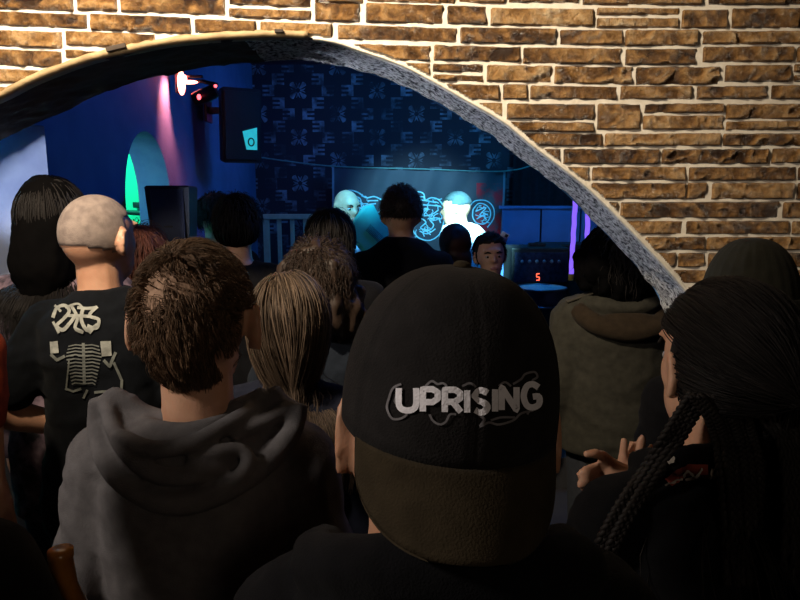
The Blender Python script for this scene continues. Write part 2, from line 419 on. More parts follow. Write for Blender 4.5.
# back wall: dark patterned paper
def mat_paper():
    m, t, b = base('patterned_wallpaper'); o = t.obj()
    sx = t.new('ShaderNodeSeparateXYZ'); t.l.new(o, sx.inputs[0])
    X = t.math('ADD', sx.outputs[0], 10.0); Z = sx.outputs[2]
    def motif(ox, oz, kind):
        px_, pz_ = .654, .378
        u = t.math('MULTIPLY', t.math('SUBTRACT', t.math('FRACT', t.math('DIVIDE', t.math('ADD', X, ox), px_)), .5), px_)
        v = t.math('MULTIPLY', t.math('SUBTRACT', t.math('FRACT', t.math('DIVIDE', t.math('ADD', Z, oz), pz_)), .5), pz_)
        if kind == 'flower':
            r = t.math('SQRT', t.math('ADD', t.math('MULTIPLY', u, u), t.math('MULTIPLY', v, v)))
            th = t.math('ARCTAN2', v, u)
            k = t.math('ADD', .040, t.math('MULTIPLY', t.math('ABSOLUTE', t.math('SINE', t.math('MULTIPLY', th, 2.0))), .045))
            ins = t.math('LESS_THAN', r, k)
            pet = t.math('GREATER_THAN', t.math('ABSOLUTE', t.math('COSINE', t.math('MULTIPLY', th, 4.0))), .45)
            return t.math('MULTIPLY', ins, t.math('MULTIPLY', pet, t.math('GREATER_THAN', r, .018)))
        au = t.math('ABSOLUTE', u); av = t.math('ABSOLUTE', v)
        inb = t.math('MULTIPLY', t.math('LESS_THAN', au, .050), t.math('LESS_THAN', av, .045))
        hole = t.math('MULTIPLY', t.math('LESS_THAN', t.math('SUBTRACT', u, -.02 if kind == 'cl' else .02), .03 if kind == 'cl' else 1.),
                      t.math('MULTIPLY', t.math('GREATER_THAN', t.math('SUBTRACT', u, -.02 if kind == 'cl' else .02), -1. if kind == 'cl' else -.03), t.math('LESS_THAN', av, .026)))
        bar = t.math('LESS_THAN', av, .008)
        return t.math('MULTIPLY', inb, t.math('MAXIMUM', t.math('SUBTRACT', 1., hole), bar))
    hx = .327/2
    s = motif(0, 0, 'flower')
    for a in (motif(.327, .189, 'flower'), motif(hx, .1, 'cl'), motif(-hx, .1, 'cr'), motif(hx, .29, 'cr'), motif(-hx, .29, 'cl'), motif(hx*.5, .19, 'cr'), motif(-hx*.5, .19, 'cl'), motif(hx*1.5, 0., 'cr'), motif(-hx*1.5, 0., 'cl')):
        s = t.math('MAXIMUM', s, a)
    s = t.math('MULTIPLY', s, t.math('MULTIPLY', t.ramp(t.noise(3.2, 2, o), [(.3, (.15,)*3), (.65, (1.,)*3)]), t.ramp(t.noise(22, 3, o), [(.3, (.3,)*3), (.6, (1.,)*3)])))
    s = t.math('MULTIPLY', s, t.ramp(t.noise(9, 3, o), [(.40, (.05,)*3), (.62, (1.,)*3)]))
    c = t.mix(s, (.016, .017, .03), (.34, .43, .52))
    t.l.new(c, b.inputs['Base Color']); b.inputs['Roughness'].default_value = .7
    return m
g = G(); g.box((.49, 5.55, 1.425), (1.71, .05, 1.425)); struct(g.build('wall_back', mat_paper(), None, False))
# side room behind the openings
slab('wall_side_room_end', (-3.4, 4.9, 0), (LX-LT, 5.0, 2.85), GREENW)
slab('wall_side_room', (-3.4, D+TH, 0), (-3.3, 4.9, 2.85), PALE)
# low stage
STG = .2
slab('floor_stage', (-1.2, 3.70, 0), (2.2, 5.5, STG), mat('stage_board', (.03, .03, .035), (.02, .02, .02), .6, 10))

# ================================================================== PEOPLE
PP = {}
def M4(p): return Matrix.Translation((p['x'], p['y'], p.get('z', 0))) @ Matrix.Rotation(p.get('yaw', 0), 4, 'Z')
CRN = (Vector((0, -.010, 1.655)), (.077, .098, .097))
def lerp(a, b, t): return a+(b-a)*t
def person(key, label, px, ytop, d, T=None, z=0., **k):
    top = P(px, ytop, d); p = dict(k); p['x'], p['y'], p['z'] = top.x, d, z
    p['T'] = top.z-z if T is None else T
    s = p['s'] = p['T']/(1.75*(1+k.get('hairup', 0))+Vector(k.get('lean', (0, 0, 0))).z); p['key'] = key
    root = p['root'] = thing('person', label, 'person', (p['x'], p['y'], z), p.get('yaw', 0), k.get('group'))
    vox = k.get('vox', .011); sw = k.get('sw', .165); gw = k.get('girth', 1.)
    lean = Vector(k.get('lean', (0, 0, 0)))
    piv = Vector((0, -.005, 1.50))
    R = (Matrix.Rotation(k.get('hyaw', 0), 4, 'Z') @ Matrix.Rotation(k.get('hpitch', 0), 4, 'X') @ Matrix.Rotation(k.get('hroll', 0), 4, 'Y'))
    HM = p['HM'] = Matrix.Scale(s, 4) @ Matrix.Translation(lean) @ Matrix.Translation(piv) @ R @ Matrix.Translation(-piv)
    SM = p['SM'] = Matrix.Scale(s, 4)
    def ln(zz): return lean*max(0, min(1, (zz-.95)/.55))
    # ---------------- skeleton
    arms = {}
    for sd, sg in (('L', -1), ('R', 1)):
        sh = Vector((sg*sw, 0, 1.405))+ln(1.405)
        e, w = k.get('arm'+sd, (None, None))
        e = Vector(e) if e else Vector((sg*(sw+.055), -.015, 1.12))+ln(1.1)
        w = Vector(w) if w else Vector((sg*(sw+.06), .05, .88))+ln(.9)
        arms[sd] = (sh, e, w, sg)
    p['arms'] = arms
    def torso(g, inf):
        rings = [(.80, .10, .085, 0), (.90, .160, .110, -.005), (1.0, .158, .108, 0), (1.1, .148, .100, .005), (1.22, .160, .108, 0), (1.33, .172, .112, -.008), (1.40, .165, .100, -.012), (1.445, .115, .080, -.012), (1.475, .074, .066, -.010)]
        g.loft([((ln(z_).x, y_+ln(z_).y, z_), (rx*gw*(sw/.165 if z_ > 1.2 else 1))+inf, ry*gw+inf) for z_, rx, ry, y_ in rings])
    def arm(g, sd, inf, upto=1.):
        sh, e, w, sg = arms[sd]
        g.chain([(Vector((sg*.07, -.01, 1.43))+ln(1.43), .045+inf), (sh, .056*gw+inf), (lerp(sh, e, .55), .047*gw+inf), (e, .040*gw+inf)] if upto >= .5 else
                [(Vector((sg*.07, -.01, 1.43))+ln(1.43), .045+inf), (sh, .056*gw+inf), (lerp(sh, e, upto*2), .047*gw+inf)])
        if upto > .5: g.chain([(e, .040*gw+inf), (lerp(e, w, .3), .040*gw+inf), (lerp(e, w, (upto-.5)*2), .027+inf)])
    def leg(g, sg, inf):
        g.chain([((sg*.085, 0, .88), .085+inf), ((sg*.09, .01, .5), .055+inf), ((sg*.095, -.01, .36), .052+inf), ((sg*.1, -.02, .09), .036+inf)])
    b = G()
    torso(b, 0)
    for sd in 'LR': arm(b, sd, 0)
    for sg in (-1, 1):
        leg(b, sg, 0); b.capsule((sg*.1, -.03, .05), .04, (sg*.11, .12, .035), .03)
    nb = Vector((0, -.01, 1.44))+ln(1.44); nt = (Matrix.Translation(lean) @ Matrix.Translation(piv) @ R @ Matrix.Translation(-piv)) @ Vector((0, -.012, 1.60))
    nk_ = k.get('neck', 1.); b.chain([(nb, .062*nk_), (lerp(nb, nt, .5), .056*nk_), (nt, .056*nk_)])
    hands = k.get('hands', 'LR')
    for sd in hands:
        sh, e, w, sg = arms[sd]; hd = (w-e).normalized()
        sidev = Vector((0, 1, 0)) if abs(hd.y) < .8 else Vector((0, 0, 1))
        sidev = (sidev-hd*sidev.dot(hd)).normalized(); pn = hd.cross(sidev)
        b.chain([(w, .027), (w+hd*.045, .032), (w+hd*.085, .03)])
        for q in range(4):
            o_ = w+hd*.085+sidev*(.032-.021*q); L_ = (.068, .078, .072, .055)[q]
            b.chain([(o_, .0095), (o_+hd*L_*.5+pn*sg*-.008, .0088), (o_+hd*L_*.9+pn*sg*-.026, .0075)], 8)
        o_ = w+hd*.03+sidev*.028; b.chain([(o_, .012), (o_+hd*.03+sidev*.025, .010), (o_+hd*.062+sidev*.028, .008)], 8)
    if 'extra_body' in k: k['extra_body'](b, p)
    h = G()
    h.ell(CRN[0], (CRN[1][0]*k.get('headw', 1.), CRN[1][1], CRN[1][2]), nu=28, nv=20)
    if 'headw' in k:
        for sg in (-1, 1): h.ell((sg*.035, .0, 1.585), (.058, .07, .07))
    h.ell((0, .030, 1.585), (.058, .060, .068)); h.ell((0, .07, 1.552), (.026, .024, .022))
    h.ell((0, .03, 1.625), (.066, .064, .06))
    h.capsule((0, .086, 1.658), .009, (0, .108, 1.622), .0125); h.ell((0, .098, 1.618), (.019, .012, .009))
    h.ell((0, .078, 1.677), (.055, .018, .012)); h.ell((0, .088, 1.585), (.024, .010, .007)); h.ell((0, .087, 1.574), (.021, .011, .008))
    es = k.get('ear', 1.)
    for sg in (-1, 1):
        Me = Matrix.Rotation(sg*(.35+k.get('earrot', 0)), 3, 'Z') @ Matrix.Rotation(-.18, 3, 'X')
        c0 = Vector((sg*(.080+k.get('earout', 0)), -.006, 1.632+k.get('earz', 0)))
        h.ell(c0, (.0085, .019, .031*es), Me)
        ring = [c0+Me @ Vector((sg*.007, -.012*math.cos(t)-.006, .030*es*math.sin(t)+.003)) for t in np.linspace(-1.7, 2.2, 10)]
        h.chain([(q, .0058) for q in ring], 8)
        h.ell(c0+Vector((sg*-.002, .004, -.028)), (.008, .009, .010))
    h.xf(Matrix.Translation(lean) @ Matrix.Translation(piv) @ R @ Matrix.Translation(-piv))
    b.add(h.v, h.f)
    b.xf(SM)
    v, nr, f = remesh(b, vox, 3 if vox < .008 else 2)
    p['body'] = mesh('body', v, f, k['skin'], root)
    # ---------------- clothes
    inf = k.get('loose', .014); sl = k.get('sleeve', .97)
    c = G(); torso(c, inf)
    for sd in 'LR': arm(c, sd, inf, sl)
    z0 = k.get('hem', .84)
    c.loft([((0, 0, z0), .165*gw+inf, .12*gw+inf), ((0, 0, .95), .165*gw+inf, .12*gw+inf)])
    if k.get('collar', True):
        c.loft([((nb.x, nb.y, 1.44), .085+inf*.5, .082+inf*.5), ((nb.x, nb.y+.0, 1.47), .070+inf*.3, .070+inf*.3), ((nb.x, nb.y+.003, 1.492), .063+inf*.2, .065+inf*.2)])
    if 'extra_top' in k: k['extra_top'](c, p)
    c.xf(SM)
    v, nr, f = remesh(c, vox*1.15, k.get('csm', 5))
    wr = k.get('wrinkle', .006)
    if wr:
        q = v*np.array([7., 7., 13.])+np.array([0, 0, sum(map(ord, key)) % 50])
        q[:, 2] += vnoise(v*4, 3)*1.2
        v = v+nr*(np.abs(fbm(q, 4, 3))*-wr*1.6+wr*.4)[:, None]
    p['top'] = mesh(k.get('topname', 'sweatshirt'), v, f, k['top'], root)
    c = G()
    for sg in (-1, 1): leg(c, sg, .012)
    c.loft([((0, 0, .80), .135, .11), ((0, 0, .9), .168, .118), ((0, 0, .98), .162, .112)])
    c.xf(SM); v, nr, f = remesh(c, .016, 4)
    mesh('trousers', v, f, k.get('pants', DENIM), root)
    for sg in (-1, 1):
        g = G()
        g.loft([((sg*.105, .04, 0), .047, .135), ((sg*.105, .04, .025), .049, .137), ((sg*.105, .035, .05), .043, .125), ((sg*.102, .0, .085), .04, .075), ((sg*.1, -.02, .125), .04, .05)], 20, 2.4)
        g.xf(SM).build('shoe', BLACKP, root)
    PP[key] = p
    return p

def eyes(p, brow, iris=(.03, .02, .012)):
    wm_ = mat('eye_white', (.42, .40, .38), rough=.2); im = mat('dark_iris', iris, rough=.15)
    for sg in (-1, 1):
        g = G(); g.ell((sg*.031, .0755, 1.642), (.0135, .012, .009)); o = g.xf(p['HM']).build('eye', wm_, p['root'])
        g = G(); g.ell((sg*.031, .086, 1.642), (.006, .0035, .006)); g.xf(p['HM']).build('iris', im, o)
        g = G(); g.tube([(sg*.016, .096, 1.664), (sg*.032, .095, 1.669), (sg*.05, .082, 1.662)], [.004, .0045, .002]); g.xf(p['HM']).build('eyebrow', brow, p['root'])
    g = G(); g.ell((0, .0965, 1.579), (.022, .006, .009)); g.xf(p['HM']).build('lips', mat('lip_skin', (.4, .16, .14), rough=.5), p['root'])

# ---------------- hair
def strands(p, name, m, n, L, filt, rad=.0011, nseg=9, crown=(0, -.045, 1.75), grav=.35, lift=.12, thick=.02, wave=0., wfreq=40., clump=0., nclump=60,
            jit=.15, seed=1, flow=None, torso=None, lj=.35, R=None, parent=None, droop=None, base_off=.0):
    rg = np.random.default_rng(seed)
    c = np.array(CRN[0]); Rr = np.array(R or CRN[1])
    roots = []
    while len(roots) < n:
        d = rg.normal(size=(n*2, 3)); d /= np.linalg.norm(d, axis=1)[:, None]
        ok = filt(d); roots.extend(d[ok][:n-len(roots)])
        if not ok.any(): break
    d = np.array(roots[:n]); n = len(d)
    pos = c+Rr*d*(1+base_off); kr = np.array(crown, float)
    Ls = L*(1-lj*rg.random(n))
    if droop is not None: Ls = Ls*droop(d)
    lay = rg.random(n)**1.5*thick
    path = [pos.copy()]
    ph = rg.random((n, 3))*6.28; jv = rg.normal(size=(n, 3))*jit
    for k in range(nseg):
        t = (k+1)/nseg
        nn = (pos-c)/Rr**2; nn /= np.linalg.norm(nn, axis=1)[:, None]
        e = (flow(pos, nn) if flow else pos-kr)
        e = e-(e*nn).sum(1)[:, None]*nn; e /= np.linalg.norm(e, axis=1)[:, None]+1e-6
        dr = e+nn*lift*(1-t)+np.array([0, 0, -1.])*grav*(.4+t)+jv
        if wave: dr = dr+wave*np.sin(ph+wfreq*(k/nseg)+np.zeros((n, 3)))
        dr /= np.linalg.norm(dr, axis=1)[:, None]
        pos = pos+dr*(Ls/nseg)[:, None]
        q = (pos-c)/Rr; ql = np.linalg.norm(q, axis=1); mn = 1+(.015+lay*min(1, t*2.5))/Rr.mean()*1.0
        inn = ql < mn
        pos[inn] = c+Rr*q[inn]/ql[inn][:, None]*mn[inn][:, None]
        if torso:
            rx, ry, zt = torso
            low = pos[:, 2] < zt
            w_ = np.clip((zt-pos[:, 2])/.10, 0, 1)**.5
            qx = pos[:, 0]/(rx*w_+.06); qy = (pos[:, 1]+.01)/(ry*w_+.06); rl = np.sqrt(qx**2+qy**2)
            bad = low & (rl < 1+lay*2)
            sc = (1+lay*2)/np.maximum(rl, 1e-3)
            pos[bad, 0] *= sc[bad]; pos[bad, 1] = (pos[bad, 1]+.01)*sc[bad]-.01
        path.append(pos.copy())
    path = np.array(path)  # k,n,3
    if clump:
        gi = rg.choice(n, min(nclump, n), replace=False)
        dist = ((d[:, None, :]-d[gi][None])**2).sum(2); near = gi[dist.argmin(1)]
        tt = np.linspace(0, 1, nseg+1)[:, None, None]
        path = path*(1-clump*tt)+path[:, near, :]*clump*tt
    tanv = np.gradient(path, axis=0); tanv /= np.linalg.norm(tanv, axis=2)[:, :, None]+1e-9
    ref = path-c; u = ref-(ref*tanv).sum(2)[:, :, None]*tanv; u /= np.linalg.norm(u, axis=2)[:, :, None]+1e-9
    w = np.cross(tanv, u)
    tt = np.linspace(0, 1, nseg+1)[:, None, None]; rr = rad*(1-tt**2*.8)
    ring = [path+rr*(u*math.cos(a)*.6+w*math.sin(a)) for a in (PI/2, PI/2+2.1, PI/2+4.2)]
    V = np.stack(ring, 2)  # k,n,3,xyz
    K = nseg+1; V = V.transpose(1, 0, 2, 3).reshape(-1, 3)
    HM = np.array(p['HM']); V = V @ HM[:3, :3].T+HM[:3, 3]
    b0 = (np.arange(n)*K*3)[:, None, None]; kk = (np.arange(nseg)*3)[None, :, None]; jj = np.arange(3)[None, None, :]; j2 = (jj+1) % 3
    A = b0+kk+jj; B = b0+kk+j2
    Fq = np.stack([A, B, B+3, A+3], -1).reshape(-1, 4)
    me = bpy.data.meshes.new(name); me.vertices.add(len(V)); me.vertices.foreach_set('co', V.astype(np.float32).ravel())
    me.loops.add(Fq.size); me.loops.foreach_set('vertex_index', Fq.astype(np.int32).ravel())
    me.polygons.add(len(Fq)); me.polygons.foreach_set('loop_start', np.arange(0, Fq.size, 4, dtype=np.int32))
    me.polygons.foreach_set('use_smooth', np.ones(len(Fq), bool)); me.materials.append(m); me.update(calc_edges=True); me.validate()
    o = bpy.data.objects.new(name, me); COL.objects.link(o); o.parent = parent or p['root']; return o

def scalp(d, hl=.30):      # everywhere but face and neck
    return ((d[:, 1] < .25) & (d[:, 2] > -.55-d[:, 1]*.3)) | ((d[:, 2] > hl+.25*np.clip(d[:, 1], 0, 1)) & (d[:, 1] < .93))
def hair_base(p, name, m, filt, off=.006, R=None, voln=0., low=None, parent=None, fq=28):
    """close-fitting hair mass over the scalp"""
    g = G(); rows = []; nu, nv = 64, 40
    c = np.array(CRN[0]); Rr = np.array(R or CRN[1])
    vs = []; 
    for i in range(nv+1):
        ph = -PI/2+PI*i/nv
        for j in range(nu):
            t = 2*PI*j/nu; vs.append((math.cos(ph)*math.cos(t), math.cos(ph)*math.sin(t), math.sin(ph)))
    d = np.array(vs); keep = filt(d)
    h = off+(voln*(vnoise(d*fq*.1, 5)+.6*vnoise(d*fq*.25, 8)) if voln else 0)
    V = c+d*(Rr+(np.zeros(len(d))+h)[:, None]); inner = c+d*(Rr-.004)
    HM = np.array(p['HM']); V = V @ HM[:3, :3].T+HM[:3, 3]; inner = inner @ HM[:3, :3].T+HM[:3, 3]
    fs = []; N = len(d)
    kp = set()
    for i in range(nv):
        for j in range(nu):
            a = i*nu+j; b_ = i*nu+(j+1) % nu; q = (a, b_, b_+nu, a+nu)
            if sum(keep[x] for x in q) >= 2: kp.add(q)
    # rim falls into the head
    cnt = {}
    for q in kp:
        for x in q: cnt[x] = cnt.get(x, 0)+1
    for x, n_ in cnt.items():
        if n_ < 4: V[x] = inner[x]
    return mesh(name, V, list(kp), m, parent or p['root'])
def blob_hair(p, name, m, prims, vox=.01, noise=.01, freq=28, sm=3):
    """full hair mass; prims in head space"""
    g = G()
    for a in prims:
        if a[0] == 'e': g.ell(a[1], a[2])
        else: g.chain(a[1])
    g.xf(p['HM']); v, nr, f = remesh(g, vox, sm)
    if noise: v = v+nr*(fbm(v*freq*np.array([1., 1., .45]), 6, 3)*noise)[:, None]
    return mesh(name, v, f, m, p['root'])

DENIM = mat('dark_denim', (.02, .022, .03), (.012, .014, .02), .85, 60)
def skin(n, c): return mat(n, c, [c[0]*.85, c[1]*.78, c[2]*.74], .5, 22, .15, 300, sss=.12)
SK1 = skin('fair_skin', (.62, .36, .24)); SK2 = skin('warm_skin', (.55, .30, .19)); SK3 = skin('tan_skin', (.48, .27, .17))
def cloth(n, c, **k): return mat(n, c, [x*.75 for x in c], .95, 45, .35, 500, sheen=.02, spec=.08, **k)
BLK = cloth('black_jersey', (.006, .006, .0075)); CHAR = cloth('charcoal_fleece', (.14, .132, .138)); OLIVE = cloth('olive_canvas', (.033, .031, .024))
CAPM = cloth('black_twill', (.019, .0175, .018)); BRIMM = cloth('washed_black_brim', (.040, .030, .018)); NAVY = cloth('navy_cotton', (.014, .016, .028))
HB = hairmat('brown_hair', (.042, .024, .013), (.17, .10, .058)); HK = hairmat('black_hair', (.005, .004, .004), (.014, .011, .010), .65); HKB = hairmat('deep_black_hair', (.0015, .0014, .0016), (.004, .0035, .0035), .9); HKB.node_tree.nodes['Principled BSDF'].inputs['Specular IOR Level'].default_value = .02; HG = hairmat('dark_brown_hair', (.010, .006, .004), (.032, .019, .013))
HBL = hairmat('dark_blonde_hair', (.018, .012, .008), (.16, .11, .075)); HR = hairmat('auburn_hair', (.03, .010, .008), (.09, .03, .02))

def bvh(o):
    M = o.matrix_world
    p = o.parent
    W = Matrix.Translation(p.location) @ p.rotation_euler.to_matrix().to_4x4() if p else Matrix()
    return BVHTree.FromPolygons([W @ v.co for v in o.data.vertices], [tuple(f.vertices) for f in o.data.polygons]), W
def hit(tree, px, py):
    d = ray(px, py).normalized(); loc, nrm, i, t = tree.ray_cast(Vector((0, 0, CH)), d); return loc, nrm
def ribbon(tree, W, path, w, off=.0015, step=1.0, g=None, closed=False):
    """flat stroke following a surface; path in photo pixels"""
    g = g or G(); pts = [Vector((x, y, 0)) for x, y in path]
    if closed: pts.append(pts[0])
    out = [pts[0]]
    for a, b in zip(pts, pts[1:]):
        n_ = max(1, int((b-a).length/step))
        for k in range(1, n_+1): out.append(a.lerp(b, k/n_))
    rows = []; Wi = W.inverted()
    for i, q in enumerate(out):
        t = (out[min(i+1, len(out)-1)]-out[max(i-1, 0)]).normalized(); nn = Vector((-t.y, t.x, 0)); r = []
        ww = w[min(int(i/len(out)*len(w)), len(w)-1)] if isinstance(w, list) else w
        for s_ in (-1, -.33, .33, 1):
            e = q+nn*s_*ww/2; h = hit(tree, e.x, e.y)
            if h[0] is None: r = None; break
            nv_ = h[1] if h[1].dot(ray(e.x, e.y)) < 0 else -h[1]
            r.append(Wi @ (h[0]+nv_*off))
        if r is None:
            if len(rows) > 1: g.grid(rows, False, False)
            rows = []; continue
        rows.append(r)
    if len(rows) > 1: g.grid(rows, False, False)
    return g

# ---- 1. man in the hooded sweatshirt
SKULL = lambda d: scalp(d)
hood = person('hoodie', 'man in charcoal hooded sweatshirt with short brown hair thinning at the crown', 193, 253, .95, earout=.010, ear=1.15, skin=SK1, top=CHAR, vox=.0065, sw=.150, girth=.95, loose=.020,
              sleeve=.97, topname='hooded_sweatshirt', wrinkle=.005, hyaw=.03, armL=((-.215, -.02, 1.13), (-.10, .20, 1.0)), armR=((.215, -.02, 1.13), (.10, .20, 1.0)))
def patch(d):   # thinning spot at the crown
    q = d-np.array([-.36, -.78, .50])/np.linalg.norm([-.36, -.78, .50]); return np.sqrt((q**2).sum(1))
q_ = np.random.default_rng(3)
def hoodfilt(d):
    nape = (d[:, 1] < -.2) & (np.abs(d[:, 0]) < .55) & (d[:, 2] > -.98)
    ok = scalp(d) | nape
    pd = patch(d); q2_ = np.array([.10, -.80, .60]); pd2 = np.sqrt(((d-q2_/np.linalg.norm(q2_))**2*np.array([.8, 1, 2.2])).sum(1))+.10; r = q_.random(len(d))
    ok &= ~((np.abs(d[:, 0]) > .78) & (d[:, 2] < .12) & (d[:, 1] > -.42))
    return ok & (r < np.clip((np.minimum(pd, pd2)-.17)/.42, .08, 1))
hair_base(hood, 'hair', mat('brown_stubble', (.40, .25, .165), (.24, .14, .085), .8, 60, .3, 300), lambda d: (scalp(d) | ((d[:, 1] < -.2) & (np.abs(d[:, 0]) < .5) & (d[:, 2] > -.9))) , .002)
strands(hood, 'hair_strands', HB, 9000, .034, hoodfilt, .0008, 7, crown=(-.02, -.06, 1.76), grav=.25, lift=.22, thick=.009, clump=.5, nclump=300, jit=.25, seed=5,
        droop=lambda d: (.70+.9*np.clip(d[:, 2], 0, 1)*(d[:, 1] > -.4)+.45*np.clip(-d[:, 2], 0, 1))*(1-.72*np.clip(np.abs(d[:, 0])*1.9-.75, 0, 1)))

# ---- 2. person in the backwards cap
cap_p = person('cap', 'person in a black backwards cap with UPRISING lettering, wearing a black top', 449, 262, .58, T=1.672, skin=SK2, top=BLK, vox=.006, sw=.150, hyaw=.0, topname='hooded_sweatshirt', loose=.015, ear=1.25, headw=1.16, neck=1.42, earout=.013, earz=-.030, earrot=.10, extra_top=lambda c, p: (c.tube(spline([(-.13, .05, 1.45), (-.12, -.05, 1.49), (-.06, -.105, 1.525), (.03, -.115, 1.525), (.11, -.07, 1.50), (.13, .05, 1.45)], 16), .031), c.tube(spline([(-.13, -.02, 1.45), (-.07, -.125, 1.46), (.05, -.128, 1.46), (.13, -.02, 1.45)], 14), .035)))
CW = Matrix.Translation((cap_p['x'], cap_p['y'], 0))
cap_root = bpy.data.objects.new('baseball_cap', None); COL.objects.link(cap_root)
ZR = 1.548; RX, RY, HH = .100, .110, .143
CAPROT = Matrix.Translation((0, 0, ZR)) @ Matrix.Rotation(math.radians(6), 4, 'Z') @ Matrix.Rotation(math.radians(4.5), 4, 'Y') @ Matrix.Rotation(math.radians(2.), 4, 'X') @ Matrix.Translation((0, 0, -ZR))
rows = []; nt_ = 120
for i in range(31):
    a = i/30*PI/2*.995; ex = 2.42
    cr = math.cos(a)**(2/ex); cz = math.sin(a)**(2/ex); row = []
    for j in range(nt_):
        t = 2*PI*j/nt_; x, y_ = math.cos(t), math.sin(t)
        front = max(0, -y_)
        r = 1-.018*cz*0
        seam = min(abs(((t-PI/2)/(PI/3)) % 1), 1-abs(((t-PI/2)/(PI/3)) % 1))
        gr = -.0012*math.exp(-(seam/.035)**2)+.0007*math.exp(-((seam-.06)/.03)**2)
        zz = ZR+HH*cz+.004*front*math.sin(2*a)-.006*front*(1-cz)**2
        row.append(Vector(((RX*cr*r+gr)*x, (RY*cr*r+gr)*y_, zz)))
    rows.append(row)
crown_g = G().grid(rows, True, True).xf(CAPROT)
crown_o = crown_g.build('crown_panels', CAPM, cap_root)
g = G(); g.ell((0, 0, ZR+HH+.001), (.0085, .0085, .0045)); g.xf(CAPROT).build('button', BRIMM, cap_root)
rows = []
for i in range(15):
    v = i/14; row = []
    for j in range(49):
        k_ = j/24-1; f_ = math.radians(62)*k_; L_ = .078*max(0, 1-abs(k_)**2.6)**.42
        bx, by = math.sin(f_), -math.cos(f_); out = L_*v
        row.append(Vector((RX*1.004*bx+bx*out*.05, RY*1.004*by+by*out*(.62-.12*v), ZR-.001-out*(.72+.12*abs(k_)))))
    rows.append(row)
n0 = len(rows)
low = [[q+Vector((0, 0.002, -.003)) for q in r] for r in rows]
g = G(); ring = [list(a)+list(reversed(b)) for a, b in zip(rows, low)]
g.grid(ring, True, True).xf(CAPROT).build('brim', BRIMM, cap_root, label='dark washed brim hanging over the neck')
cap_root.parent = cap_p['root']; 
tree, W = BVHTree.FromPolygons([CW @ Vector(v) for v in crown_g.v], crown_g.f), CW
# lettering: strokes in a unit box, placed along a slightly sagging baseline on the panel
LET = {'U': [[(0, 1), (0, .3), (.12, .06), (.35, 0), (.58, .06), (.7, .3), (.7, 1)]], 'P': [[(0, 0), (0, 1), (.45, 1), (.68, .86), (.68, .58), (.45, .42), (.05, .42)]],
       'R': [[(0, 0), (0, 1), (.45, 1), (.68, .86), (.68, .62), (.45, .46), (.05, .46)], [(.35, .45), (.72, 0)]], 'I': [[(0, 0), (0, 1)]],
       'S': [[(.66, .88), (.4, 1), (.14, .94), (.04, .74), (.2, .56), (.5, .44), (.66, .26), (.54, .06), (.3, 0), (.02, .12)]], 'N': [[(0, 0), (0, 1), (.68, 0), (.68, 1)]],
       'G': [[(.68, .86), (.42, 1), (.14, .9), (.0, .5), (.14, .1), (.42, 0), (.7, .14), (.7, .46), (.42, .46)]]}
LM = mat('pale_embroidery', (.95, .93, 1.), (.85, .83, .90), .7, 120, .3, 400); LM2 = mat('grey_embroidery', (.22, .21, .23), (.13, .12, .13), .8, 90)
x = 400.; spec_ = [('U', 17, 388, 22), ('P', 15, 389, 22), ('R', 15.5, 389.5, 22), ('I', 0, 390, 22), ('S', 14, 390, 22), ('I', 0, 389, 22), ('N', 15, 387, 22.5), ('G', 15, 384, 23)]
lett = bpy.data.objects.new('lettering', None)
gl = G(); 
for ch, w_, y0, h_ in spec_:
    for st in LET[ch]:
        sx = w_/.7 if ch != 'I' else 1
        pth = [(x+a*sx, y0+(1-b)*h_+.06*(x-400)*0) for a, b in st]
        if len(pth) > 4:
            pth = [(v.x, v.y) for v in spline([(a, b, 0) for a, b in pth], 30)] if ch in 'US' or ch == 'G' else pth
        ribbon(tree, W, pth, 6.2, .0019, .8, gl)
    x += w_+6.5
gl.build('lettering', LM, cap_root, label='pale UPRISING lettering')
gs = G(); 
for pth in ([(402, 384), (394, 388), (390, 398), (388, 408), (393, 418), (402, 418), (408, 413), (404, 408), (396, 402), (398, 394)], [(426, 386), (432, 381), (438, 384), (443, 383), (447, 386)],
            [(430, 414), (433, 420), (440, 424), (446, 421), (450, 414), (456, 414)], [(462, 386), (470, 383), (475, 387)], [(478, 414), (484, 419), (480, 426), (488, 422), (498, 424), (512, 420), (520, 413), (532, 410)],
            [(490, 420), (500, 417), (514, 417)], [(512, 384), (520, 379), (524, 374), (533, 372), (536, 377), (531, 381), (536, 390)], [(534, 398), (538, 404), (530, 408), (526, 414)], [(498, 386), (504, 382), (510, 386)]):
    ribbon(tree, W, [(v.x, v.y) for v in spline([(a, b, 0) for a, b in pth], len(pth)*4)], 2.2, .0014, .8, gs)
gs.build('lettering_outline', LM2, cap_root, label='grey ragged outline around the lettering')
strands(cap_p, 'hair', HG, 2500, .03, lambda d: (d[:, 1] < -.1) & (d[:, 2] < -.35) & (d[:, 2] > -.85), .0009, 5, grav=1.5, lift=.0, thick=.006, seed=8)

# ---- 3. shaved man in printed T-shirt
shv = person('shaved', 'man with close-cropped grey hair in a black T-shirt with a white back print', 93, 196, 1.68, skin=SK2, top=cloth('black_cotton', (.006, .007, .009)), vox=.008, sw=.142, sleeve=.36, loose=.018, topname='t_shirt',
             hyaw=-.36, lean=(0, .02, -.025), armL=((-.245, -.09, 1.185), (-.12, .06, 1.09)), armR=((.23, -.0, 1.15), (.06, .17, 1.06)))
hair_base(shv, 'cropped_hair', mat('grey_stubble', (.27, .21, .18), (.17, .13, .115), .85, 40, .4, 400), scalp, .0022)

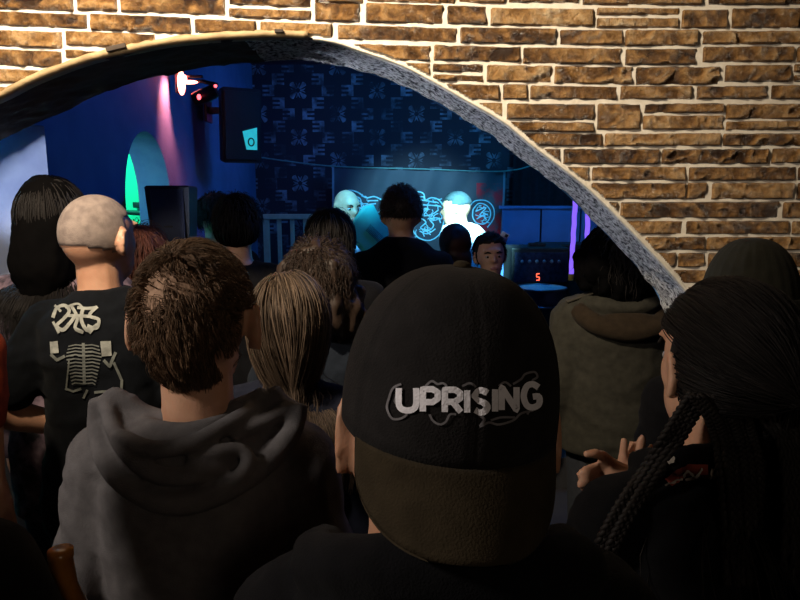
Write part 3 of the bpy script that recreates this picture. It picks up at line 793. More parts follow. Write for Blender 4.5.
# ---- print on its back
tree, W = bvh(shv['top'])
g = G(); PRM = mat('white_shirt_print', (.34, .34, .30), (.20, .20, .175), .85, 60)
for pth, w_ in (([(54, 318), (58, 309), (66, 306), (70, 312), (64, 320), (58, 326), (64, 330), (72, 322), (76, 316)], 3.4), ([(72, 306), (78, 318), (76, 328), (84, 332)], 3.2), ([(78, 308), (88, 309), (97, 308)], 3.2), ([(84, 308), (82, 320), (88, 330), (98, 325)], 3.6),
                ([(98, 307), (90, 316), (99, 320), (97, 328), (88, 326)], 3.2), ([(66, 308), (78, 304), (84, 309)], 2.2), ([(54, 322), (60, 333)], 2.6), ([(56, 306), (62, 312)], 2.6), ([(96, 326), (90, 333)], 2.6), ([(68, 316), (92, 317)], 3.)):
    ribbon(tree, W, [(v.x, v.y) for v in spline([(a, b, 0) for a, b in pth], len(pth)*5)], w_, .004, 1., g)
g.build('shirt_logo', PRM, shv['root'], label='white tangled logo across the shoulders')
g = G(); PR2 = mat('grey_shirt_print', (.15, .155, .135), (.085, .09, .08), .85, 70)
for q in range(12):
    y0 = 345+q*3.4; wl = 17-abs(q-3)*.7
    ribbon(tree, W, [(84-wl, y0+1.2), (76, y0-.3), (84, y0+.6), (93, y0-.2), (84+wl*1.05, y0+1.6)], 1.3, .004, 1., g)
ribbon(tree, W, [(84, 343), (85, 384)], 3, .0035, 1.5, g); ribbon(tree, W, [(66, 388), (74, 391), (82, 388)], 2.4, .004, 1., g); ribbon(tree, W, [(88, 389), (84, 398)], 2.4, .004, 1., g); ribbon(tree, W, [(95, 392), (108, 391), (121, 393), (122, 380), (114, 362)], 2.6, .004, 1., g)
ribbon(tree, W, [(70, 360), (67, 388)], 1.6, .004, 1., g); ribbon(tree, W, [(52, 354), (58, 360), (66, 356)], 3, .004, 1., g); ribbon(tree, W, [(104, 360), (110, 366), (116, 352)], 3, .004, 1., g)
g.build('shirt_skeleton', PR2, shv['root'], label='grey rib cage and spine print')
for pth, w_ in (([(55, 341), (56, 353)], 8), ([(106, 341), (107, 356)], 10)): ribbon(tree, W, pth, w_, .0045, 1.).build('shirt_patch', PRM, shv['root'], label='pale block beside the rib cage')

# ---- 4. long black hair, patterned top
TORSO = (.20, .135, 1.46)
def mat_pattern():
    m, t, b = base('mottled_purple_print'); o = t.obj(); f = t.noise(16, 4, o, .6)
    t.l.new(t.ramp(f, [(.42, (.012, .010, .014)), (.52, (.10, .065, .085)), (.66, (.22, .15, .18))]), b.inputs['Base Color']); b.inputs['Roughness'].default_value = .9; return m
lng = person('long', 'person with long straight black hair in a mottled purple-grey printed top', 50, 170, 2.02, skin=SK2, top=mat_pattern(), vox=.010, sw=.160, girth=1.0, loose=.018, hem=.72, hairup=.02)
blob_hair(lng, 'hair', HKB, [('e', (0, -.015, 1.665), (.092, .112, .106)), ('c', [((0, -.05, 1.62), .088), ((0, -.08, 1.50), .092), ((0, -.10, 1.44), .06)])], .01, .006)
strands(lng, 'hair_strands', HK, 3600, .50, scalp, .0018, 12, grav=.9, lift=.0, thick=.018, seed=12, torso=TORSO, clump=.3, jit=.05, base_off=.08)

# ---- 5. long dark-blonde hair
bln = person('blonde', 'woman with long straight dark blonde hair in a dark top', 287, 270, 1.42, skin=SK1, top=NAVY, vox=.009, sw=.145, hairup=.01, hyaw=.15)
hair_base(bln, 'hair', HBL, scalp, .012)
strands(bln, 'hair_strands', HBL, 5200, .46, scalp, .0014, 14, crown=(-.015, .0, 1.76), grav=.8, lift=.03, thick=.03, seed=21, torso=(.165, .125, 1.45), clump=.72, nclump=90, wave=.06, wfreq=11, jit=.07)

# ---- 6. curly dark brown hair
cur = person('curly', 'person with bushy curly dark brown hair in a dark denim-blue jacket', 318, 228, 1.88, skin=SK2, top=cloth('dark_blue_denim', (.014, .018, .026)), vox=.011, sw=.16, hairup=.04, topname='jacket')
blob_hair(cur, 'hair', HG, [('e', (0, -.02, 1.66), (.115, .125, .112)), ('e', (0, -.05, 1.58), (.125, .11, .12)), ('e', (-.05, -.04, 1.53), (.09, .09, .09)), ('e', (.06, -.02, 1.55), (.09, .10, .10))], .01, .02, 30, 2)
strands(cur, 'hair_strands', HG, 3200, .15, scalp, .0016, 12, grav=.35, lift=.5, thick=.04, wave=.9, wfreq=26, seed=31, base_off=.22, clump=.3)

# ---- 7..12 mid-ground heads
rnd = person('round', 'person with a smooth round black bob in a black top', 330, 206, 2.55, skin=SK2, top=BLK, vox=.013, sw=.16, hairup=.015)
blob_hair(rnd, 'hair', HKB, [('e', (0, -.015, 1.66), (.104, .116, .108)), ('e', (0, -.035, 1.56), (.104, .098, .10))], .011, .004)
strands(rnd, 'hair_strands', HK, 1200, .19, scalp, .0018, 8, grav=.8, lift=.03, thick=.02, seed=33, base_off=.12)
ctr = person('centre', 'man with short dark hair in a black top standing before the hanging banner', 401, 189, 2.98, skin=SK3, top=BLK, vox=.013, sw=.168, girth=1.04, hyaw=.08, lean=(0, .03, -.055))
hair_base(ctr, 'hair', HG, lambda d: scalp(d) & (d[:, 2] > -.25), .004, voln=.003)
strands(ctr, 'hair_strands', HG, 1800, .022, lambda d: scalp(d) & (d[:, 2] > -.2), .0014, 5, grav=.1, lift=.6, thick=.012, seed=35, jit=.3)
red = person('auburn', 'person with smooth reddish-dark hair in front of the white-shirted performer', 455, 221, 3.48, skin=SK1, top=BLK, vox=.013, sw=.15, hairup=.015)
blob_hair(red, 'hair', HR, [('e', (0, -.015, 1.66), (.096, .112, .106)), ('e', (0, -.04, 1.55), (.098, .088, .11))], .011, .004)
girl = person('girl', 'dark-haired girl looking back towards the camera with her face lit', 492, 233, 3.2, skin=SK1, top=BLK, vox=.0085, sw=.14, yaw=PI-.25, hyaw=.30, hairup=.01, hroll=.05)
eyes(girl, HK)
hair_base(girl, 'hair', HK, lambda d: scalp(d, .46), .009)
strands(girl, 'hair_strands', HK, 1500, .12, lambda d: scalp(d, .46), .0014, 7, crown=(0, .07, 1.74), grav=.1, lift=.02, thick=.014, seed=37, flow=lambda q, n_: np.array([0, -.12, 1.62])-q)
hd1 = person('dark_a', 'person with short black hair just past the loudspeaker on its stand', 215, 196, 3.38, skin=SK2, top=BLK, vox=.013, sw=.155)
hair_base(hd1, 'hair', HK, lambda d: scalp(d) & (d[:, 2] > -.5), .014, voln=.006)
strands(hd1, 'hair_strands', HK, 1000, .05, scalp, .0016, 5, grav=.5, lift=.3, thick=.015, seed=41)
hd2 = person('dark_b', 'person with thick black hair above a bare nape, in front of the white railing', 237, 194, 2.75, skin=SK1, top=BLK, vox=.012, sw=.16, hairup=.01, collar=False)
blob_hair(hd2, 'hair', HKB, [('e', (0, -.012, 1.668), (.094, .113, .104)), ('e', (0, -.03, 1.61), (.092, .09, .07))], .011, .006)
strands(hd2, 'hair_strands', HK, 1200, .07, lambda d: scalp(d) & (d[:, 2] > -.35), .0016, 5, grav=.6, lift=.15, thick=.02, seed=43, base_off=.12)
rdh = person('russet', 'person with russet hair just beyond the close-cropped man', 140, 229, 2.36, skin=SK1, top=BLK, vox=.013, sw=.145)
hair_base(rdh, 'hair', HR, scalp, .014, voln=.008); strands(rdh, 'hair_strands', HR, 900, .16, scalp, .0018, 7, grav=.6, lift=.2, thick=.03, seed=45, wave=.3)

# ---- 13. olive jacket behind the right of the arch
def coat(c, p):
    c.loft([((0, 0, .86), .215, .16), ((0, 0, 1.1), .20, .15), ((0, -.005, 1.30), .205, .145)])
    c.tube(spline([(-.15, .03, 1.47), (-.12, -.09, 1.475), (0, -.125, 1.465), (.12, -.09, 1.475), (.15, .03, 1.47)], 14), .030)
jak = person('jacket', 'person with bushy black hair in an olive jacket under the low end of the arch', 622, 214, 2.36, skin=SK2, top=OLIVE, vox=.010, sw=.175, girth=1.06, loose=.028, topname='jacket', hairup=.035, extra_top=coat, hem=.86)
blob_hair(jak, 'hair', HKB, [('e', (0, -.015, 1.67), (.135, .135, .12)), ('e', (-.06, -.03, 1.60), (.12, .12, .12)), ('e', (.06, -.03, 1.60), (.12, .12, .12)), ('e', (0, -.05, 1.55), (.14, .10, .09))], .011, .022, 34)
strands(jak, 'hair_strands', HK, 1600, .16, scalp, .002, 8, grav=.4, lift=.3, thick=.05, wave=.4, seed=51, base_off=.3, jit=.3)
g = G()
g.tube(spline([(-.17, -.05, 1.44), (-.12, -.135, 1.40), (0, -.16, 1.375), (.12, -.135, 1.40), (.17, -.05, 1.44)], 16), .042); g.ell((0, -.13, 1.40), (.13, .045, .05))
g.xf(jak['SM']); v, nr, f = remesh(g, .01, 4); mesh('folded_hood', v, f, cloth('brown_olive_lining', (.026, .018, .011)), jak['root'], label='brown hood folded down on the back')
for sg in (-1, 1):
    g = G(); g.box((sg*.155, -.03, 1.492), (.062, .022, .004), Matrix.Rotation(sg*.34, 3, 'Y'), .003); g.xf(jak['SM']).build('epaulette', cloth('dark_olive_strap', (.05, .045, .035)), jak['root'])
g = G(); g.tube(spline([(-.02, -.178, 1.388), (-.015, -.18, 1.366), (0, -.181, 1.36), (.012, -.18, 1.368), (.015, -.178, 1.39)], 12), .0025, 6); g.tube([(.026, -.177, 1.364), (.05, -.172, 1.364)], .0025, 6)
g.xf(jak['SM']).build('hood_mark', mat('pale_thread', (.4, .38, .33)), jak['root'], label='small pale stitched mark on the hood')

# ---- 14. knitted hat by the brick wall
bea = person('beanie', 'person in a dark olive knitted hat in front of the stone wall', 752, 232, 1.36, skin=SK2, top=BLK, vox=.010, sw=.155, hairup=.03)
g = G(); rows = []
for i in range(22):
    a = i/21*PI/2*.99; cr = math.cos(a)**.8; cz = math.sin(a)
    rows.append([Vector(((.098+.0018*(j % 4 < 2))*cr*math.cos(2*PI*j/96), (.115+.0018*(j % 4 < 2))*cr*math.sin(2*PI*j/96)-.012, 1.635+.155*cz)) for j in range(96)])
g.grid(rows)
hat = g.xf(bea['HM']).build('knitted_hat', cloth('olive_knit', (.018, .017, .012)), bea['root'])
g = G(); rows = []
for r_, z_ in ((.098, 1.60), (.108, 1.602), (.110, 1.63), (.107, 1.662), (.098, 1.665)):
    rows.append([Vector(((r_+.002*(j % 4 < 2))*math.cos(2*PI*j/96), (r_+.017+.002*(j % 4 < 2))*math.sin(2*PI*j/96)-.012, z_)) for j in range(96)])
g.grid(rows, True, False).xf(bea['HM']).build('hat_cuff', cloth('olive_knit', ()), hat)

# ---- 15. clapping woman
WY = .12
def claphands(b, p):
    inv = (M4(p) @ Matrix.Scale(p['s'], 4)).inverted()
    def w(px, py, d): return inv @ P(px, py, d)
    for sd in 'LR': pass
    k = 1/p['s']
    # near hand: back of hand towards the stage, thumb on top, fingers pointing to the left
    b.chain([(w(655, 505, .96), .026*k), (w(630, 490, .985), .028*k)])
    b.chain([(w(625, 480, .985), .026*k), (w(612, 475, .985), .026*k)]); b.chain([(w(622, 492, .985), .024*k), (w(610, 488, .985), .022*k)])
    def fin(ps, r): b.chain([(w(x_, y_, d_), r*k*q) for (x_, y_, d_), q in zip(ps, (1.08, 1., .92, .8))], 10)
    fin([(612, 463, .985), (603, 456, .965), (594, 453, .95), (587, 454, .945)], .0093)      # thumb
    fin([(606, 472, .99), (594, 468, .97), (585, 471, .955), (580, 474, .955)], .0088)
    fin([(606, 481, .99), (593, 480, .965), (584, 482, .95), (580, 485, .95)], .0088)
    fin([(607, 489, .99), (596, 490, .965), (588, 493, .955), (584, 494, .955)], .0085)
    fin([(610, 496, .985), (600, 498, .97), (593, 500, .96), (589, 500, .96)], .0078)
    # far hand: upright, palm facing it
    b.chain([(w(640, 500, 1.04), .025*k), (w(632, 478, 1.035), .028*k), (w(634, 470, 1.035), .026*k)])
    fin([(622, 470, 1.03), (623, 456, 1.03), (624, 446, 1.03), (624, 441, 1.03)], .0092)
    fin([(630, 468, 1.04), (631, 455, 1.045), (632, 447, 1.05), (632, 444, 1.05)], .0085)
    fin([(636, 466, 1.035), (639, 452, 1.035), (641, 443, 1.035), (642, 438, 1.035)], .0092)
    fin([(642, 470, 1.045), (647, 458, 1.05), (650, 450, 1.05), (651, 446, 1.05)], .008)
    fin([(622, 482, 1.035), (614, 474, 1.04), (610, 466, 1.045), (609, 461, 1.045)], .009)
top_ = P(727, 280, .86)
wmp = dict(x=top_.x, y=.86, yaw=WY, s=top_.z/1.75/1.012)
inv = (M4(wmp) @ Matrix.Scale(wmp['s'], 4)).inverted()
def wl(px, py, d): return tuple(inv @ P(px, py, d))
wom = person('woman', 'woman with slicked-back black hair in long braids and a patched black vest, clapping', 727, 280, .86, skin=SK1, top=cloth('black_denim', (.005, .005, .006)), vox=.0058, sw=.15, yaw=WY, hyaw=.07, hands='', topname='jacket', hairup=.012,
             armL=(wl(560, 640, .95), wl(640, 503, 1.04)), armR=(wl(700, 640, .78), wl(655, 505, .96)), sleeve=.90, extra_body=claphands, extra_top=lambda c, p: c.tube(spline([(-.085, .06, 1.47), (-.095, -.03, 1.51), (-.05, -.088, 1.535), (.05, -.088, 1.535), (.095, -.03, 1.51), (.085, .06, 1.47)], 16), .022), girth=.92, loose=.016)
eyes(wom, HK)
wf_ = lambda d: ((d[:, 1] < .12) & (d[:, 2] > -.5-.25*d[:, 1])) | ((d[:, 2] > .40) & (d[:, 1] < .80))
hair_base(wom, 'hair', HK, wf_, .008)
strands(wom, 'hair_strands', HK, 5200, .24, wf_, .0010, 10, grav=0., lift=.01, thick=.012, seed=61, jit=.04, clump=.5, nclump=160, flow=lambda q, n_: np.array([.01, -.20, 1.62])-q)
strands(wom, 'hair_length', HK, 3600, .50, lambda d: (d[:, 1] < -.25) & (d[:, 0] > .05) & (d[:, 2] < .45) & (d[:, 2] > -.75), .0014, 14, grav=1.2, lift=.0, thick=.03, seed=64, torso=(.185, .128, 1.46), jit=.09, clump=.5, nclump=70)
for b_ in range(17):
    a = .02+b_/16; rb = random.Random(b_)
    st = Vector((.06*a-.01, -.100, 1.60+.012*(b_ % 3)))
    ctrl = [st, Vector((.085*a, -.135, 1.57)), Vector((.12*a, -.155, 1.49)), Vector((.155*a, -.160-.006*(b_ % 2), 1.38)), Vector((.17*a+rb.uniform(-.01, .01), -.165, 1.22)), Vector((.175*a+rb.uniform(-.02, .02), -.160, 1.02-.05*rb.random()))]
    cl = spline(ctrl, 90); g = G()
    for k_ in range(3):
        pts = []
        for i, q in enumerate(cl):
            t = i*.55+k_*2.094; pts.append(q+Vector((math.cos(t)*.0032, math.sin(t*2)*.0019, 0)))
        g.tube(pts, .0035, 6)
    g.xf(wom['SM']).build('braid', HK, wom['root'])
tree, W = bvh(wom['top']); Wi_ = W.inverted()
for k0_, (dx_, dy_) in enumerate(((0, 0), (6, 2), (12, 3), (-5, 0))):
    ps = []
    for a_, b_ in ((697, 392), (684, 412), (668, 438), (650, 466), (632, 492), (615, 520), (602, 548), (596, 580)):
        h_ = hit(tree, a_+dx_, b_+dy_); d_ = ray(a_+dx_, b_+dy_).normalized()
        ps.append(Wi_ @ (h_[0]-d_*(.014+.004*(k0_ % 2)) if h_[0] is not None else P(a_+dx_, b_+dy_, .80)))
    cl = spline(ps, 90); g = G()
    for k_ in range(3):
        g.tube([q+Vector((math.cos(i*.7+k_*2.094)*.0032, math.sin(2*(i*.7+k_*2.094))*.0019, 0)) for i, q in enumerate(cl)], .0035, 6)
    g.build('braid', HK, wom['root'])
for k0_ in range(10):
    ps = []
    for a_, b_ in ((697, 396), (708, 416), (716, 438), (721, 470), (725, 520), (728, 585)):
        a_ += 7.5*k0_-4*(b_ < 400); h_ = hit(tree, a_, b_); d_ = ray(a_, b_).normalized(); pl = P(a_, b_, .775-.004*(k0_ % 2))
        ps.append(Wi_ @ (h_[0]-d_*(.012+.005*(k0_ % 2)) if h_[0] is not None and h_[0].y < pl.y else pl))
    cl = spline(ps, 90); g = G()
    for k_ in range(3):
        g.tube([q+Vector((math.cos(i*.7+k_*2.094)*.0036, math.sin(2*(i*.7+k_*2.094))*.002, 0)) for i, q in enumerate(cl)], .004, 6)
    g.build('braid', HK, wom['root'])
# back patch: red and white badge sewn to the jacket
tree, W = bvh(wom['top'])
PRED = mat('red_patch', (.34, .06, .035), (.20, .03, .02), .8, 60); PWH = mat('white_patch_print', (.55, .50, .44), (.4, .36, .32), .8, 60)
g = G()
for pth, w_ in (([(668, 482), (680, 474), (692, 470), (708, 470)], 13),): ribbon(tree, W, pth, w_, .004, 1.2, g)
if g.v: g.build('back_patch', PRED, wom['root'], label='red cloth patch')
g = G()
for pth, w_ in (([(686, 482), (711, 478), (713, 467)], 3), ([(664, 487), (675, 481), (682, 481)], 2.6), ([(668, 452), (682, 439)], 3), ([(684, 473), (690, 468), (696, 474), (703, 467)], 2), ([(671, 462), (677, 458)], 3)): ribbon(tree, W, pth, w_, .006, 1.2, g)
if g.v: g.build('patch_print', PWH, wom['root'], label='pale lettering and edge of the patch')

# ---- 16. partial figures at the edge
orn = person('orange', 'person in an orange-red T-shirt of which only a sleeve shows at the picture edge', -124, 188, 1.36, skin=SK2, armR=((.175, -.02, 1.12), (.175, .04, .88)), top=cloth('orange_red_cotton', (.34, .05, .012)), vox=.012, sw=.16, sleeve=.24, topname='t_shirt')
hair_base(orn, 'hair', HK, scalp, .012); strands(orn, 'hair_strands', HK, 800, .05, scalp, .0016, 5, seed=71)
FX = -.60
fgp = person('fg', 'person in black at the very front beside the beer bottle, only a dark shoulder showing', 400+FX/.62*640, 268, .62, skin=SK1, top=BLK, vox=.011, sw=.16, armR=((.26, .00, 1.14), (.215, .12, 1.165)))
hair_base(fgp, 'hair', HK, scalp, .012); strands(fgp, 'hair_strands', HK, 800, .05, scalp, .0016, 5, seed=73)
# bottle in that hand
hp = M4(fgp) @ Matrix.Scale(fgp['s'], 4) @ Vector((.215, .27, 1.18))
bt = thing('beer_bottle', 'amber beer bottle with a pale label held low beside the charcoal hooded sweatshirt', 'bottle', P(67, 626, .72)-Vector((0, 0, .13)))
AMB = mat('amber_glass', (.42, .17, .03), (.30, .11, .02), .25, 20)
G().rev([(.0, 0), (.029, .0), (.031, .01), (.031, .125), (.027, .15), (.016, .185), (.0135, .22), (.0145, .222), (.0145, .232), (0, .232)], seg=28).build('glass_body', AMB, bt)
G().rev([(.0315, .03), (.0318, .032), (.0318, .115), (.0315, .117)], seg=28).build('label_band', mat('amber_label', (.45, .22, .05), (.32, .14, .03), .6, 30), bt)
g = G()
for a0, z0, w_, h_ in ((-2.1, .10, .5, .010),  (-1.5, .085, .5, .012), (-1.9, .13, .35, .012), (-1.0, .105, .3, .02)):
    g.grid([[(.0324*math.cos(a0+w_*i/8), .0324*math.sin(a0+w_*i/8), z0+h_*k_-.02*i/8) for i in range(9)] for k_ in (0, 1)], False, False)
g.grid([[(.0245*math.cos(a_), .0245*math.sin(a_), z_) for a_ in np.linspace(-2.3, -1.2, 9)] for z_ in (.166, .160)], False, False); g.build('label_mark', mat('cream_ink', (.7, .62, .5)), bt)

# ---- hood of sweatshirt 1 : folded cloth, rolls laid over the back
tree, W = bvh(hood['top']); Wi = W.inverted()
def hp_(px, py, off):
    h = hit(tree, px, py); d = ray(px, py).normalized()
    if h[0] is None:
        return Wi @ P(px, py, .93)
    return Wi @ (h[0]-d*off)
g = G()
def roll(pts, r, off):
    g.tube(spline([hp_(a, b, o_ if o_ is not None else off) for a, b, o_ in pts], 28), r, 12)
N_ = None
outer = [(100, 400), (98, 428), (109, 463), (136, 492), (178, 505), (225, 491), (268, 462), (292, 430), (298, 404)]
inner = [(128, 396), (132, 402), (142, 410), (156, 415), (182, 418), (212, 414), (240, 404), (254, 398), (264, 392)]
for q in range(8):
    u = q/7
    roll([(a0+(a1-a0)*u, b0+(b1-b0)*u, .003+.004*u) for (a0, b0), (a1, b1) in zip(outer, inner)], .0115, 0)
roll([(a, b, N_) for a, b in outer], .0165, .014)
roll([(106, 398, .034), (113, 428, .036), (130, 456, .036), (160, 476, .034), (200, 474, .032), (228, 458, .016)], .013, .034)
roll([(118, 436, .040), (150, 449, .046), (192, 443, .046), (232, 422, .044), (262, 404, .038), (280, 390, .022)], .0125, .044)
roll([(188, 464, .026), (216, 453, .034), (240, 450, .034), (248, 462, .032), (237, 479, .030), (198, 499, .020)], .0105, .034)
roll([(230, 436, .028), (264, 422, .028), (295, 404, .018)], .012, .022)
roll([(130, 402, .030), (114, 394, .034), (102, 406, .026)], .011, .034)
v, nr, f = remesh(g, .0045, 3)
v = v+nr*(fbm(v*np.array([18., 18., 30.]), 14, 2)*.0018)[:, None]
mesh('hood', v, f, CHAR, hood['root'], label='folded hood lying on the back')

# ================================================================== PERFORMERS
gpos = P(345, 192, 4.25); 
STRIPE = mat('patterned_white_shirt', (.75, .78, .85), (.10, .16, .35), .8, 14)
gt = person('guitarist', 'bald performer in a patterned white shirt playing a guitar in front of the banner', 341, 190, 3.9, z=STG, skin=SK1, top=STRIPE, vox=.014, sw=.16, yaw=-2.5, lean=(.0, .05, 0), hpitch=-.15, sleeve=.4,
            armL=((-.25, .08, 1.16), (-.30, .26, 1.27)), armR=((.24, .05, 1.12), (.05, .24, 1.06)), topname='shirt')
eyes(gt, HG)
gr = thing('electric_guitar', 'teal electric guitar held by the bald performer', 'guitar', P(374, 236, 3.62))
Mg = Matrix.Rotation(-2.5, 4, 'Z') @ Matrix.Rotation(-.7, 4, 'Y')
g = G(); rows = []
prof = [(-.17, .05), (-.15, .11), (-.08, .145), (0, .115), (.06, .105), (.12, .125), (.15, .09), (.155, .04)]
for yy in (-.02, -.016, .016, .02):
    k_ = .93 if abs(yy) > .018 else 1
    rows.append([Vector((x_*k_, yy, z_*k_)) for x_, z_ in prof]+[Vector((x_*k_, yy, -z_*k_)) for x_, z_ in reversed(prof)])
g.grid(rows); g.xf(Mg).build('guitar_body', mat('teal_lacquer', (.06, .5, .46), (.04, .4, .38), .35, 8), gr, auto=40)
g = G(); g.box((-.42, .018, 0), (.30, .010, .024), None, .004); nk = g.xf(Mg).build('neck', mat('dark_wood', (.03, .015, .01)), gr)
g = G(); g.box((-.76, .016, .006), (.065, .008, .036), Matrix.Rotation(.1, 3, 'Y'), .004); g.xf(Mg).build('headstock', mat('dark_wood', ()), gr)
g = G(); g.box((-.02, -.024, 0), (.10, .003, .028), None, .001); g.xf(Mg).build('pickguard', BLACKP, gr)
g = G()
for k_ in range(6): g.tube([(-.78, .030, .006+(k_-2.5)*.006), (.08, .030, (k_-2.5)*.008)], .0012, 4)
g.xf(Mg).build('strings', METAL, gr)
sg_ = person('singer', 'performer in a bright white shirt under the cyan stage light', 487, 192, 4.2, z=STG, skin=SK1, top=mat('white_cotton', (.85, .87, .9), (.78, .8, .84), .8, 20, .2, 200), vox=.014, sw=.20, girth=1.32, yaw=1.25, hyaw=.1, topname='shirt', loose=.03, hpitch=-.12, lean=(0, .20, -.05))
eyes(sg_, HG)
hair_base(sg_, 'hair', mat('grey_short_hair', (.03, .06, .07), (.02, .04, .05), .8, 50), lambda d: scalp(d) & (d[:, 2] > 0), .008)
# phone held up
ph = thing('phone', 'white phone held up beside the girl looking back', 'phone', P(502, 240, 3.38))
Mp = Matrix.Rotation(.5, 3, 'Y')
g = G(); g.box((0, 0, 0), (.022, .005, .044), Mp, .004); g.build('phone_case', mat('white_case', (.8, .8, .8), rough=.4), ph)
g = G(); g.box(Mp @ Vector((.008, -.006, .03)), (.008, .0015, .008), Mp, .001); g.build('camera_bump', BLACKP, ph)

# ================================================================== STAGE FURNISHINGS
YB = 5.25
bn = thing('banner', 'dark cloth banner with cyan tangled emblems hanging behind the performers', 'banner', P(418, 245, YB))
b0 = P(332, 167, YB); b1 = P(506, 172, YB); b2 = P(332, 252, YB); b3 = P(502, 252, YB); org = Vector(bn.location)
def bpt(u, v):
    t = b0.lerp(b1, u); q = b2.lerp(b3, u); p_ = t.lerp(q, v); p_.z -= .03*math.sin(PI*u)*(1-v)*0+.012*abs(math.sin(u*PI*3))*(1-v)
    p_.y += .018*math.sin(u*19+v*3)*(.3+v)+.012*math.sin(u*41+v*6)*(1-v)+.03*math.exp(-((u-1+.35*v)/.06)**2); return p_
def mat_banner():
    m, t, b = base('banner_cloth'); o = t.obj(); sx = t.new('ShaderNodeSeparateXYZ'); t.l.new(o, sx.inputs[0])
    f = t.noise(3.5, 4, o, .6)
    red = t.math('MULTIPLY', t.ramp(t.noise(4.5, 5, o, .65), [(.44, (0,)*3), (.56, (1,)*3)]), t.math('GREATER_THAN', sx.outputs[0], .47))
    red = t.math('MULTIPLY', red, t.math('LESS_THAN', sx.outputs[2], .50))
    c = t.mix(f, (.030, .050, .066), (.075, .105, .125)); c = t.mix(red, c, (.55, .02, .035))
    t.l.new(c, b.inputs['Base Color']); b.inputs['Roughness'].default_value = .75; return m
rows = [[bpt(i/60, j/24)-org for i in range(61)] for j in range(25)]
G().grid(rows, False, False).build('cloth', mat_banner(), bn)
for u0_, u1_ in ((0, .012), (.988, 1.)): G().grid([[bpt(u0_+(u1_-u0_)*i/2, j/24)-org+Vector((0, -.004, 0)) for i in range(3)] for j in range(25)], False, False).build('hem', mat('pale_hem', (.25, .34, .38), (.2, .28, .32)), bn)
def bstroke(pth, w, g):
    pts = spline([(a, b, 0) for a, b in pth], len(pth)*6); rows = []
    for i, q in enumerate(pts):
        t = (pts[min(i+1, len(pts)-1)]-pts[max(i-1, 0)]).normalized(); nn = Vector((-t.y, t.x, 0)); r = []
        for s_ in (-1, 1):
            e = q+nn*s_*w/2; v_ = (e.y-169)/(252-169); u = (e.x-332)/172
            r.append(bpt(u, v_)-org+Vector((0, -.006, 0)))
        rows.append(r)
    g.grid(rows, False, False)
EMB = mat('pale_blue_print', (.42, .95, 1.), (.22, .75, .9), .7, 40)
def emblem(paths, w, box=None, n=0): 
    g = G(); re_ = random.Random(n)
    for k_ in range(n):
        x0, x1, y0, y1 = box; x = re_.uniform(x0, x1); y = re_.uniform(y0, y1); a = re_.uniform(0, 6.3); q = []
        for i in range(re_.randint(4, 7)):
            q.append((min(max(x, x0), x1), min(max(y, y0), y1))); a += re_.uniform(-1.3, 1.3); x += 2.6*math.cos(a); y += 2.6*math.sin(a)
        bstroke(q, w*re_.uniform(.5, .85), g)
    for q in paths: bstroke(q, w, g)
    g.build('emblem', EMB, bn)
emblem([[(345, 192), (350, 190), (358, 192), (366, 197), (374, 196), (381, 199)], [(352, 195), (360, 198), (362, 206), (368, 204), (376, 203)], [(356, 200), (354, 208), (360, 212), (367, 208), (370, 211), (374, 206)], [(354, 213), (360, 207), (367, 211), (366, 218)], [(368, 200), (372, 200), (378, 200)], [(350, 216), (356, 221), (352, 226)]], 1.4, (349, 378, 194, 224), 16)
emblem([[(413, 192), (418, 190), (423, 192), (425, 198), (431, 196), (438, 198), (443, 204)], [(420, 198), (436, 201)], [(421, 203), (440, 205), (446, 210)], [(420, 208), (428, 207), (424, 214), (432, 213), (438, 209)], [(420, 216), (426, 221), (421, 227), (430, 229), (434, 224), (430, 218), (438, 217), (441, 222)], [(436, 228), (428, 233), (420, 230)], [(442, 206), (446, 203), (445, 215)], [(413, 192), (411, 200), (416, 212), (412, 224), (418, 236), (430, 240), (440, 234), (444, 222), (446, 210)]], 1.3, (415, 442, 195, 236), 26)
emblem([[(473, 207), (478, 201), (485, 202), (490, 208), (490, 216), (485, 222), (477, 221), (473, 215), (473, 207)], [(476, 209), (486, 205), (480, 213), (488, 212)], [(477, 217), (483, 214), (487, 218)], [(470, 203), (475, 198), (486, 198), (493, 205), (494, 216), (488, 226)]], 1.2, (474, 490, 203, 221), 9)
emblem([[(447, 200), (452, 197), (457, 201)], [(448, 218), (454, 222), (460, 219)], [(378, 212), (384, 208), (388, 212)]], 1.3)
g = G(); g.tube(spline([P(250, 156, YB), P(330, 166, YB), P(420, 169, YB), P(506, 171, YB), P(545, 160, YB)], 40), .0055, 6)
tag(g.build('rope', mat('green_cord', (.14, .34, .30), (.1, .26, .24), .7, 40)), 'thin green cord strung across the patterned wall above the banner', 'rope')

# railing on a riser
slab('floor_riser', (LX+.01, 4.75, STG), (-.55, 5.45, .72), mat('stage_board', ()))
RC = mat('cream_paint', (.55, .52, .36), (.45, .42, .30), .6, 20)
rl = thing('railing', 'cream painted wooden railing behind the crowd below the patterned wall', 'railing', (P(288, 213, 5.0).x, 5.0, .72))
zt = P(288, 214, 5.0).z-.72; xa = P(266, 214, 5.0).x-rl.location.x; xb = P(318, 214, 5.0).x-rl.location.x
G().box(((xa+xb)/2, 0, zt-.02), ((xb-xa)/2+.02, .03, .02), None, .006).build('handrail', RC, rl, False)
G().box(((xa+xb)/2, 0, .08), ((xb-xa)/2, .02, .015), None, .004).build('bottom_rail', RC, rl, False)
for k_ in range(5):
    x_ = xa+(xb-xa)*k_/4; e = .022 if k_ in (0, 4) else .015
    G().box((x_, 0, (zt-.04)/2), (e, e, (zt-.04)/2), None, .003).build('post' if k_ in (0, 4) else 'baluster', RC, rl, False)

